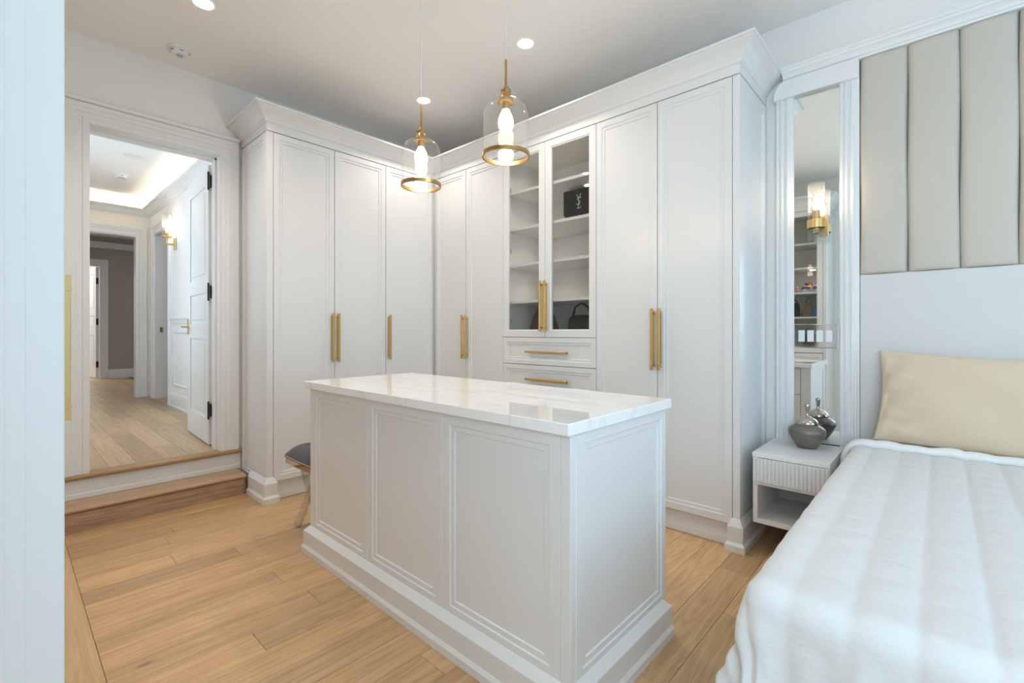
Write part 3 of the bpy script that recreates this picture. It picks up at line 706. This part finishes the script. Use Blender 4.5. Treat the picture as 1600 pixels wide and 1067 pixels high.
# sconce on the mirror
sx = -.500
t = thing('wall_sconce', 'brass wall sconce with ribbed glass tube mounted on the narrow mirror', 'sconce', (sx, 3.2, 1.8))
build('backplate', MB().box(sx - .022, 3.190, 1.752, sx + .022, 3.2045, 1.868, .002), 'brass', t)
cy, cx_ = 3.115, sx - .022
build('arm', MB().box(cx_ - .010, cy + .03, 1.798, cx_ + .022, 3.192, 1.822, .002).lathe([(.0445, 1.785), (.0445, 1.832), (.041, 1.832), (.041, 1.785)], (cx_, cy, 0), 28, close=False).box(cx_ - .042, cy - .006, 1.80, cx_ + .042, cy + .006, 1.815), 'brass', t)
build('socket', MB().lathe([(.019, 1.775), (.019, 1.885), (.015, 1.888)], (cx_, cy, 0), 20), 'brass', t)
build('glass_tube', MB().lathe([(.040, 1.715), (.041, 1.72), (.041, 2.035), (.039, 2.035), (.039, 1.72)], (cx_, cy, 0), 56, rib=-.05, close=False), 'ribbed', t, smooth=0)
build('bulb', MB().lathe([(.010, 1.885), (.016, 1.905), (.018, 1.925), (.012, 1.955), (.003, 1.972)], (cx_, cy, 0), 14), 'bulb', t)
def point(name, loc, w, color=WARM, r=0.02):
    d = bpy.data.lights.new(name, 'POINT'); d.energy = w; d.color = color; d.shadow_soft_size = r
    o = bpy.data.objects.new(name, d); COL.objects.link(o); o.location = loc; return o
point('sconce_lamp', (cx_, cy, 1.99), 0.55, (1, .82, .6), .012)
# switch plate
t = thing('switch_plate', 'mirrored four-gang switch plate with white rocker switches set on the narrow mirror', 'switch', (-.54, 3.2, 1.17))
build('plate', MB().box(-.648, 3.198, 1.104, -.432, 3.2045, 1.243, .002), 'chrome', t)
for i in range(4):
    xx = -.610 + i * .0455
    build('rocker', MB().box(xx - .016, 3.192, 1.140, xx + .016, 3.1985, 1.208, .002), 'plastic', t)
for i in range(4):
    for z in (1.122, 1.226): build('screw', MB().lathe([(.003, 0), (.003, .002), (.001, .003)], (-.610 + i * .0455, 3.1985, z), 8, axis=1).xf(Matrix.Identity(4)), 'greyplastic', t)

# nightstand
nx0, nx1, ny0, ny1, nz0, nz1 = -.748, -.400, 2.735, 3.190, .177, .552
t = thing('nightstand', 'wall-hung off-white nightstand with fluted drawer and open shelf beside the bed', 'nightstand', (-.55, 2.96, nz0))
build('top', MB().box(nx0 - .003, ny0 - .004, nz1 - .024, nx1, ny1, nz1, .0015), 'cab', t)
nm = MB().box(nx0, ny0, nz0, nx0 + .022, ny1, nz1 - .0245).box(nx1 - .022, ny0, nz0, nx1, ny1, nz1 - .0245).box(nx0 + .022, ny0, nz0, nx1 - .022, ny1, nz0 + .022)
nm.box(nx0 + .022, ny1 - .015, nz0 + .022, nx1 - .022, ny1, nz1 - .0245).box(nx0 + .022, ny0, .382, nx1 - .022, ny1 - .015, .400)
build('case', nm, 'cab', t, smooth=0)
nf = 19; fw_ = (nx1 - nx0 - .004) / nf; poly = []
for i in range(nf):
    a = nx0 + .002 + i * fw_
    poly += [(a + .001, ny0 + .0), (a + .003, ny0 - .006), (a + fw_ - .004, ny0 - .006), (a + fw_ - .0015, ny0 + .0)]
poly += [(nx1 - .002, ny0 + .012), (nx0 + .002, ny0 + .012)]
build('drawer', MB().prism([(a, b - .0125) for a, b in poly], XY, .4025, nz1 - .0265), 'cab', t, smooth=0)
# lidded urn
ux, uy = -.554, 3.044
t = thing('lidded_jar', 'round brown-grey ceramic jar with shiny domed lid on the nightstand', 'jar', (ux, uy, nz1))
uz = nz1 + .0008
build('body', MB().lathe([(.0, 0), (.046, 0), (.050, .006), (.062, .022), (.080, .052), (.090, .078), (.0915, .092), (.087, .106), (.074, .118), (.060, .126), (.056, .130), (.050, .128), (0, .12)], (ux, uy, uz), 40), 'urn', t, smooth=60)
build('lid', MB().lathe([(0, .128), (.054, .130), (.056, .134), (.052, .146), (.044, .158), (.030, .168), (.016, .174), (.012, .180), (0, .180)], (ux, uy, uz), 36), 'urnlid', t, smooth=60)
build('knob', MB().lathe([(.0105, .178), (.0090, .186), (.0095, .200), (.013, .222), (.0145, .234), (.012, .241), (0, .243)], (ux, uy, uz), 20), 'urnlid', t, smooth=60)

# ------------------------------------------------------------------ bed
BX0, BX1, BYF = -.335, 1.60, 1.165
ZQ = .612
t = thing('bed', 'king bed with pale mattress and upholstered base against the padded headboard', 'bed', (.64, 2.2, 0))
build('base', MB().box(BX0 + .05, BYF + .06, .08, BX1 - .05, 3.19, .32, .015), 'leather', t)
build('mattress', MB().box(BX0 + .022, BYF + .03, .32, BX1 - .022, 3.19, ZQ - .022, .04), 'sheet', t)
for a in (BX0 + .12, BX1 - .12):
    for b in (BYF + .15, 3.05): build('leg', MB().lathe([(.02, .0005), (.03, .08)], (a, b, 0), 14), 'black', t)
rq = random.Random(3)
cofs = [rq.uniform(-.05, .05) for _ in range(60)]
def nz(a, b): # smooth pseudo noise
    return (math.sin(a * 7.3 + 1.3 * math.sin(b * 5.1)) + math.sin(b * 8.7 + 2.1 * math.sin(a * 3.7 + 1)) + .6 * math.sin((a + b) * 17.1) + .5 * math.sin((a - 1.7 * b) * 23.3)) / 3.1
def quilt_pt(a, b):
    """a across, b along the bed in cloth metres; hangs past the left, right and foot edges"""
    ea = max(0, BX0 + .04 - a); eb_ = max(0, BYF + .05 - b); er = max(0, a - (BX1 - .04))
    sgn = -1 if ea > 0 else 1
    e1 = max(ea, er); e = math.hypot(e1, eb_)
    x = min(max(a, BX0 + .04), BX1 - .04); y = max(b, BYF + .05); z = ZQ
    # channels along Y and puckers across, brick-like
    col = math.floor((a + 5) / .108); fa = ((a + 5) / .108) % 1; ro = cofs[col % 60] + (.055 if col % 2 else 0)
    fb = ((b + 5 + ro) / .115) % 1
    qa = abs(math.sin(math.pi * fa)) ** .38; qb = abs(math.sin(math.pi * fb)) ** .4
    q = .0105 * qa * (.74 + .26 * qb) + .0012 * nz(a * 6, b * 6) + .0028 * nz(a, b)
    if e <= 0: return (x, y, z + q)
    dx, dy = sgn * e1 / e, -eb_ / e
    r = .050; arc = r * math.pi / 2
    if e < arc:
        th_ = e / r; hz = r * math.sin(th_); dz = r * (1 - math.cos(th_)); nh, nv = math.sin(th_), math.cos(th_)
    else: hz = r; dz = r + (e - arc); nh, nv = 1, 0
    corner = 2 * e1 * eb_ / (e * e)
    hang = max(0, e - arc)
    fl = hang * (.04 + .17 * corner + .02 * (y < 2.0) * min(1, (2.0 - y) / .6))
    if eb_ > 0: fl += (.015 * math.sin(a * 33 + 1.2 * math.sin(a * 9)) + .008 * math.sin(a * 71 + b * 4)) * min(1, hang / .15) * (1 - .4 * corner)
    if e1 > 0: fl += (.006 * math.sin(b * 17 + 2 * math.sin(b * 6)) + .003 * math.sin(b * 47)) * min(1, hang / .15)
    dz -= fl * .12
    hz += fl
    return (x + dx * hz + dx * nh * q, y + dy * hz + dy * nh * q, max(.03, z - dz + nv * q))
a0, a1, b0, b1 = BX0 - .40, BX1 + .40, BYF - .46, 2.975
NU, NV = 300, 250
qm = MB().grid(NU, NV, lambda u, v: quilt_pt(a0 + (a1 - a0) * u, b0 + (b1 - b0) * v))
ql = build('quilt', qm, 'quilt', org=(.64, 2.0, ZQ), smooth=80, recalc=False)
tag(ql, 'white channel-quilted bedspread draped over the bed with a folded-back edge', 'quilt')
so = ql.modifiers.new('thickness', 'SOLIDIFY'); so.thickness = .010; so.offset = -1
# folded-back edge: a soft roll following the top and the left drop
pts = []
for i in range(90):
    a = BX0 - .13 + (BX1 + .26 - BX0) * i / 89
    p = V3(quilt_pt(a, 2.975)); pts.append((a, p))
rm = MB(); nk = 14; vs = []; fs = []
for i, (a, p) in enumerate(pts):
    d = (pts[min(i + 1, 89)][1] - pts[max(i - 1, 0)][1]); d.y = 0; d.normalize(); n_ = V3((-d.z, 0, d.x))
    wob = .006 * math.sin(a * 13) + .004 * math.sin(a * 31 + 1)
    for k in range(nk):
        tt = 2 * math.pi * k / nk
        vs.append(p + V3((0, -.012 + wob + .036 * math.cos(tt), 0)) + n_ * (.012 + (.022 + .003 * math.sin(a * 24)) * math.sin(tt)))
for i in range(89):
    for k in range(nk):
        j = (k + 1) % nk; fs.append((i * nk + k, i * nk + j, (i + 1) * nk + j, (i + 1) * nk + k))
fs.append(tuple(range(nk))); fs.append(tuple(89 * nk + k for k in range(nk))[::-1])
build('folded_edge', rm.add(vs, fs), 'sheet', ql, smooth=80)

# pillow leaning on the headboard
pw, ph, pt = .50, .235, .074
def pillow_pt(u, v, s):
    e = (1 - abs(u) ** 2.6) * (1 - abs(v) ** 2.6); tck = pt * max(0, e) ** .55
    px = u * pw * (1 - .045 * (1 - v * v)); pz = v * ph * (1 - (.075 if v > 0 else .02) * (1 - u * u) ** .8)
    wr = .006 * math.sin(v * 22 + u * 9) * max(0, abs(u) - .55) / .45 * (e > 0.01) + .010 * math.sin(v * 9 - (u + 1) * 16) * math.exp(-((u + .92) / .16) ** 2) * (e > .01) + .004 * math.sin(u * 7 + v * 5)
    return V3((px, s * (tck + wr * (tck > .02)), pz))
pm = MB(); n1, n2 = 56, 34
for s in (-1, 1):
    pm.grid(n1, n2, lambda a, b, s=s: pillow_pt(math.sin((a - .5) * math.pi), math.sin((b - .5) * math.pi), s))
pM = Matrix.Translation(V3((.250, 3.084, .856))) @ Matrix.Rotation(math.radians(-14), 4, 'X') @ Matrix.Rotation(math.radians(2.2), 4, 'Y')
pm.xf(pM)
pb = build('pillow', pm, 'pillow', org=(.262, 3.05, .64), smooth=80)
b = bmesh.new(); b.from_mesh(pb.data); bmesh.ops.remove_doubles(b, verts=b.verts, dist=.0008); bmesh.ops.recalc_face_normals(b, faces=b.faces); b.to_mesh(pb.data); b.free()
tag(pb, 'large beige pillow propped against the white headboard panel', 'pillow')

# ------------------------------------------------------------------ stool
sx0, sx1, sy0, sy1 = -2.955, -2.600, 1.165, 1.60
t = thing('stool', 'tufted charcoal stool with nailhead edge half hidden at the left end of island', 'stool', ((sx0 + sx1) / 2, (sy0 + sy1) / 2, 0))
zf = .432
build('frame', MB().box(sx0 + .004, sy0 + .004, zf - .035, sx1 - .004, sy1 - .004, zf, .003), 'chrome', t)
def seat_pt(u, v):
    ex = min(u, 1 - u); ey = min(v, 1 - v); k = lambda e: (1 - (1 - min(1, e / .22)) ** 2.2) ** .6
    tuft = sum(math.exp(-(((u - a) * .36) ** 2 + ((v - c) * .44) ** 2) / .0006) for a in (.3, .7) for c in (.25, .5, .75))
    return (sx0 + (sx1 - sx0) * u, sy0 + (sy1 - sy0) * v, zf + .018 + .062 * k(ex) * k(ey) - .020 * tuft)
cm = MB().grid(26, 30, seat_pt); cm.box(sx0, sy0, zf + .0005, sx1, sy1, zf + .019, .002)
build('cushion', cm, 'velvet', t, smooth=60)
nm = MB()
for i in range(24):
    f = (i + .5) / 24
    for p in ((sx0 + (sx1 - sx0) * f, sy0 - .0005, zf + .009), (sx0 + (sx1 - sx0) * f, sy1, zf + .009)): nm.lathe([(.0052, 0), (.004, .002), (0, .003)] if p[1] > 1.3 else [(.0052, 0), (.004, -.002), (0, -.003)], p, 8, axis=1)
    for p, sg in (((sx0 - .0005, sy0 + (sy1 - sy0) * f, zf + .009), -1), ((sx1, sy0 + (sy1 - sy0) * f, zf + .009), 1)): nm.lathe([(.0052, 0), (.004, .002 * sg), (0, .003 * sg)], p, 8, axis=0)
nh = build('nailhead_trim', nm, 'nail', t); nh['kind'] = 'stuff'
for yb in (sy0 + .05, sy1 - .05):
    for s in (-1, 1):
        xc = (sx0 + sx1) / 2; hw = (sx1 - sx0) / 2 - .012
        poly = [(xc - s * hw, zf - .0355), (xc - s * (hw - .045), zf - .0355), (xc + s * (hw + .0), .012), (xc + s * (hw + .0), .0006), (xc + s * (hw - .05), .0006)]
        off = .0 if s < 0 else .026
        build('leg', MB().prism(poly, lambda a, b_, h: (a, h, b_), yb + off, yb + off + .022), 'acrylic', t, smooth=0)

# ------------------------------------------------------------------ lamps on the ceiling
def pendant(x, y, label):
    t = thing('pendant_light', label, 'lamp', (x, y, 1.95), 'glass pendants over the island')
    c = (x, y, 0)
    build('canopy', MB().lathe([(.06, CEIL), (.06, CEIL - .022), (.055, CEIL - .026), (.006, CEIL - .03)], c, 28), 'antique', t)
    build('cable', MB().tube([(x, y, CEIL - .028), (x + .001, y, 2.7), (x, y, 2.36)], .0022, 8), 'cable', t)
    build('stem', MB().lathe([(.0045, 2.365), (.0055, 2.362), (.0055, 2.246)], c, 14), 'antique', t)
    build('socket', MB().lathe([(.006, 2.250), (.012, 2.248), (.014, 2.240), (.021, 2.236), (.023, 2.228), (.021, 2.222), (.022, 2.214), (.026, 2.208), (.026, 2.190), (.034, 2.188), (.034, 2.180), (.018, 2.178), (.016, 2.150)], c, 28), 'antique', t)
    g = [(.020, 2.186), (.050, 2.184), (.070, 2.177), (.085, 2.164), (.094, 2.146), (.0975, 2.125), (.0975, 1.958)]
    build('glass_shade', MB().lathe(g + [(r - .0022, z - .001 if z < 2.17 else z - .003) for r, z in g[::-1]], c, 48, close=False), 'glass', t, smooth=60)
    build('ring', MB().lathe([(.0985, 1.944), (.1025, 1.946), (.1025, 1.962), (.0985, 1.964), (.0955, 1.962), (.0955, 1.946), (.0985, 1.944)], c, 56, close=False), 'antique', t, smooth=40)
    build('bulb', MB().lathe([(.013, 2.152), (.020, 2.138), (.029, 2.118), (.033, 2.098), (.031, 2.078), (.022, 2.060), (.010, 2.051), (0, 2.049)], c, 24), 'bulb', t, smooth=60)
    point('pendant_lamp', (x, y, 2.02), PEND_W, (1, .86, .66), .035)
pendant(-1.976, 1.46, 'clear glass pendant with brass ring hanging further left over the island')
pendant(-1.376, 1.46, 'clear glass pendant with brass ring hanging on the right, nearer the glass cabinet')
DL = [(-3.096, 2.312, 'recessed round downlight in the ceiling right behind the left pendant cord'), (-1.995, 2.303, 'recessed round downlight in the ceiling right of the right pendant cord'), (-3.105, .777, 'recessed round downlight in the ceiling nearest the doorway smoke detector'), (-1.995, .777, None), (.9, 2.35, None)]  # last entry is an unseen light added to warm the headboard
for x, y, lab in DL:
    if lab:
        t = thing('recessed_light', lab, 'lamp', (x, y, CEIL), 'recessed ceiling downlights')
        build('trim_ring', MB().lathe([(.048, -.001), (.058, -.004), (.064, -.0005)], (x, y, CEIL), 36, close=False), 'plastic', t)
        build('lens', MB().lathe([(.0, -.0015), (.050, -.0015), (.050, -.0005)], (x, y, CEIL), 30), 'down', t)
    d = bpy.data.lights.new('downlight', 'SPOT'); d.energy = DOWN_W * (.55 if lab is None else 1.5 if y < 1 else 1); d.spot_size = math.radians(125); d.spot_blend = .8; d.shadow_soft_size = .06; d.color = (1, .93, .855)
    o = bpy.data.objects.new('downlight', d); COL.objects.link(o); o.location = (x, y, CEIL - .02)
def detector(name, x, y, z, label, cat='detector', s=1.0):
    t = thing(name, label, cat, (x, y, z))
    build('base', MB().lathe([(.066 * s, 0), (.066 * s, -.010), (.062 * s, -.014), (.030, -.014)], (x, y, z), 32), 'plastic', t)
    build('cap', MB().lathe([(.054 * s, -.0145), (.052 * s, -.034), (.046 * s, -.042), (0, -.042)], (x, y, z), 32), 'plastic', t)
    build('sensor', MB().lathe([(.020 * s, -.0425), (.018 * s, -.046), (0, -.046)], (x, y, z), 20), 'greyplastic', t)
    for k in range(6):
        a = k * math.pi / 3 + .5
        build('vent_slot', MB().box(-.011, .0525 * s, -.030, .011, .0545 * s, -.026).xf(Matrix.Translation(V3((x, y, z))) @ Matrix.Rotation(a, 4, 'Z')), 'black', t, smooth=0)
detector('smoke_detector', -3.727, .797, CEIL, 'round white smoke detector on the bedroom ceiling above the doorway')
detector('smoke_detector', -6.905, .922, HC, 'round white smoke detector on the hall ceiling seen through the doorway', s=1.1)
for x, y, lab in ((-6.10, .917, 'flat white ceiling disc in the hall nearest the doorway'), (-7.62, .907, 'flat white ceiling disc in the hall farthest from the doorway')):
    tag(build('ceiling_disc', MB().lathe([(.09, -.0005), (.088, -.006), (.07, -.008), (0, -.008)], (x, y, HC), 32), 'plastic', org=(x, y, HC)), lab, 'ceiling fixture')
# hall sconce
hx, hy = -6.67, 1.30
t = thing('wall_sconce', 'brass hall sconce with clear glass tube on the wall beyond the doorway', 'sconce', (hx, HY1, 2.25))
build('backplate', MB().box(hx - .030, HY1 - .018, 2.165, hx + .030, HY1 - .0005, 2.31, .006), 'brass', t)
build('arm', MB().tube([(hx, HY1 - .015, 2.225), (hx, hy, 2.225), (hx, hy, 2.30)], .014, 12).lathe([(.050, 2.298), (.050, 2.312), (.02, 2.315), (.02, 2.36)], (hx, hy, 0), 24), 'brass', t)
build('glass_tube', MB().lathe([(.046, 2.313), (.047, 2.58), (.045, 2.58), (.044, 2.313)], (hx, hy, 0), 32, close=False), 'ribbed', t)
build('bulb', MB().lathe([(.008, 2.36), (.012, 2.38), (.013, 2.41), (.003, 2.44)], (hx, hy, 0), 12), 'bulb', t)

point('sconce_lamp', (hx, hy, 2.46), 1.1, (1, .82, .6), .012)
# ------------------------------------------------------------------ bags and shoes in the display cabinets
def blob(w, d, h, top=.8, n=18, lean=0.0, quilt=0.0, pw_=3.2):
    """soft box: rounded footprint that narrows towards the top"""
    vs = []; fs = []; rows = 10; seg = 28
    for r in range(rows + 1):
        f = r / rows; k = 1 - (1 - top) * f ** 1.3
        edge = min(1, min(f, 1 - f) / .12); k *= .82 + .18 * math.sin(edge * math.pi / 2)
        for s_ in range(seg):
            a = 2 * math.pi * s_ / seg; c, s2 = math.cos(a), math.sin(a)
            px = math.copysign(abs(c) ** (2 / pw_), c) * w / 2 * k; py = math.copysign(abs(s2) ** (2 / pw_), s2) * d / 2 * (k if f < .9 else k * .8)
            vs.append((px + lean * f, py + quilt * math.sin(px * 90) * math.sin(f * 22), h * f))
    for r in range(rows):
        for s_ in range(seg):
            j = (s_ + 1) % seg; fs.append((r * seg + s_, r * seg + j, (r + 1) * seg + j, (r + 1) * seg + s_))
    fs.append(tuple(range(seg))[::-1]); fs.append(tuple(rows * seg + i for i in range(seg)))
    return MB().add(vs, fs)
def T(x, y, z, rz=0): return Matrix.Translation(V3((x, y, z))) @ Matrix.Rotation(rz, 4, 'Z')
# black quilted handbag with silver monogram and tassel
bz = SH[1] + .001; bxm, bym = -1.945, 2.96
t = thing('handbag', 'black quilted handbag with silver YSL monogram on the second glass-cabinet shelf', 'handbag', (bxm, bym, bz))
build('body', blob(.37, .12, .245, .96, pw_=8, quilt=.002).xf(T(bxm, bym, bz)), 'dark', t, smooth=60)
build('flap', MB().box(-.178, -.070, .055, .178, -.061, .240, .004).xf(T(bxm, bym, bz)), 'dark', t)
def stroke(mb, pts, r): mb.tube([V3((p[0], 0, p[1])) for p in pts], r, 6)
em = MB()
stroke(em, [(-.013, .046), (.0, .022)], .0022); stroke(em, [(.015, .046), (.0, .022), (.0, .0)], .0020)
stroke(em, [(.015, .022), (.008, .029), (-.004, .028), (-.009, .020), (.0, .012), (.010, .004), (.008, -.007), (-.004, -.011), (-.014, -.005)], .0026)
stroke(em, [(.002, .006), (-.002, -.030)], .0024); stroke(em, [(-.012, -.030), (.013, -.030), (.015, -.022)], .0022)
build('monogram', em.xf(T(bxm - .035, bym - .074, bz + .135) @ Matrix.Scale(1.35, 4)), 'silver', t)
tm = MB()
for k in range(5): tm.tube([(.105 + .004 * k, -.078, .165), (.085 + .004 * k, -.080, .105), (.062 + .005 * k, -.080, .055)], .0016, 6)
tm.tube([(.115, -.078, .175), (.103, -.079, .155)], .007, 8)
build('tassel', tm.xf(T(bxm, bym, bz)), 'silver', t)
build('chain_strap', MB().tube([(-.18, -.02, .215), (-.195, -.03, .17), (-.196, -.035, .10), (-.190, -.03, .05)], .004, 8).xf(T(bxm, bym, bz)), 'chrome', t)
bz = zg + .001
t = thing('handbag', 'brown leather handbag on the cabinet floor behind the brass glass-door pulls', 'handbag', (-2.20, 3.0, bz))
build('body', blob(.30, .13, .21, .55).xf(T(-2.40, 3.0, bz)), 'brown', t, smooth=60)
build('handle', MB().tube([(-2.47, 3.0, bz + .19), (-2.45, 3.0, bz + .25), (-2.40, 3.0, bz + .27), (-2.35, 3.0, bz + .25), (-2.33, 3.0, bz + .19)], .007, 8), 'brown', t)
t = thing('handbag', 'black leather handbag on the cabinet floor at the right glass door', 'handbag', (-1.90, 3.02, bz))
build('body', blob(.26, .13, .17, .85).xf(T(-2.03, 3.02, bz)), 'dark', t, smooth=60)
build('handle', MB().tube([(-2.11, 3.0, bz + .16), (-2.09, 3.0, bz + .23), (-2.03, 3.0, bz + .26), (-1.97, 3.0, bz + .23), (-1.95, 3.0, bz + .16)], .009, 8), 'dark', t)
# things on the shelves of the near cabinet, seen in the mirror
z = SHN[2] + .001
def sneaker(xc, yc, lab):
    t = thing('sneaker', lab, 'shoe', (xc, yc, z), 'colourful sneakers in the near cabinet')
    def prof(w, l, z0, z1, k0, k1):
        mb = MB(); vs = []; n = 24
        for h, k in ((z0, k0), (z1, k1)):
            for i in range(n):
                a = 2 * math.pi * i / n; vs.append((xc + math.cos(a) * w / 2 * k * (1 - .12 * math.sin(a)), yc + math.sin(a) * l / 2 * k, h))
        fs = [(i, (i + 1) % n, n + (i + 1) % n, n + i) for i in range(n)] + [tuple(range(n))[::-1], tuple(range(n, 2 * n))]
        return mb.add(vs, fs)
    build('sole', prof(.10, .27, z, z + .035, .96, 1.0), 'sole', t)
    up = MB(); rows = 8; n = 20; vs = []; fs = []
    for r in range(rows + 1):
        f = r / rows
        for i in range(n):
            a = 2 * math.pi * i / n; yy = math.sin(a); lim = 1 - .55 * f * (yy > 0) * abs(yy)
            vs.append((xc + math.cos(a) * .046 * (1 - .35 * f), yc - .03 * f + yy * .128 * (1 - .25 * f) * lim, z + .0355 + .075 * f * (1 if yy < .2 else 1 - .6 * yy)))
    for r in range(rows):
        for i in range(n): j = (i + 1) % n; fs.append((r * n + i, r * n + j, (r + 1) * n + j, (r + 1) * n + i))
    fs.append(tuple(rows * n + i for i in range(n))); fs.append(tuple(range(n))[::-1])
    build('upper', up.add(vs, fs), 'orange', t, smooth=60)
    build('collar', MB().lathe([(.032, .086), (.041, .096), (.043, .112), (.034, .122), (.028, .112)], (xc, yc - .055, z), 18), 'purple', t, smooth=60)
    build('toe_cap', MB().lathe([(.048, .036), (.044, .055), (.03, .068), (0, .072)], (xc, yc + .085, z), 18), 'purple', t, smooth=60)
sneaker(-1.185, -.12, 'orange and purple sneaker left in its pair on the mirrored cabinet shelf')
sneaker(-1.070, -.12, 'orange and purple sneaker right in its pair on the mirrored cabinet shelf')
t = thing('pouch', 'small pink pouch beside the sneakers on the mirrored cabinet shelf', 'pouch', (-1.31, -.12, z))
build('body', blob(.11, .08, .075, .6).xf(T(-1.31, -.12, z)), 'pink', t, smooth=60)
build('clasp', MB().tube([(-1.345, -.12, z + .078), (-1.31, -.12, z + .084), (-1.275, -.12, z + .078)], .006, 8), 'chrome', t)
z = SHN[3] + .001
t = thing('handbag', 'black upright handbag on the lower mirrored cabinet shelf', 'handbag', (-1.33, -.15, z))
build('body', blob(.13, .10, .17, .85).xf(T(-1.33, -.15, z)), 'dark', t, smooth=60)
build('handle', MB().tube([(-1.37, -.15, z + .165), (-1.36, -.15, z + .20), (-1.33, -.15, z + .213), (-1.30, -.15, z + .20), (-1.29, -.15, z + .165)], .006, 8), 'dark', t)
t = thing('handbag', 'tan tapering handbag in the middle of the lower mirrored cabinet shelf', 'handbag', (-1.16, -.16, z))
build('body', blob(.17, .10, .17, .35).xf(T(-1.18, -.17, z)), 'tan', t, smooth=60)
build('handle', MB().tube([(-1.205, -.17, z + .165), (-1.20, -.17, z + .215), (-1.18, -.17, z + .235), (-1.16, -.17, z + .215), (-1.155, -.17, z + .165)], .006, 8), 'tan', t)
t = thing('pouch', 'bright blue pouch on the lower mirrored cabinet shelf', 'pouch', (-1.075, -.10, z))
build('body', blob(.085, .07, .12, .7).xf(T(-1.085, -.09, z)), 'blue', t, smooth=60)
build('drawstring', MB().tube([(-1.11, -.09, z + .118), (-1.085, -.09, z + .135), (-1.06, -.09, z + .118)], .005, 8), 'blue', t)
z = .951
t = thing('handbag', 'black boxy handbag on the bottom mirrored cabinet shelf', 'handbag', (-1.14, -.15, z))
build('body', blob(.20, .10, .22, .9).xf(T(-1.14, -.15, z)), 'dark', t, smooth=60)
build('handle', MB().tube([(-1.20, -.15, z + .21), (-1.18, -.15, z + .29), (-1.14, -.15, z + .315), (-1.10, -.15, z + .29), (-1.08, -.15, z + .21)], .007, 8), 'dark', t)
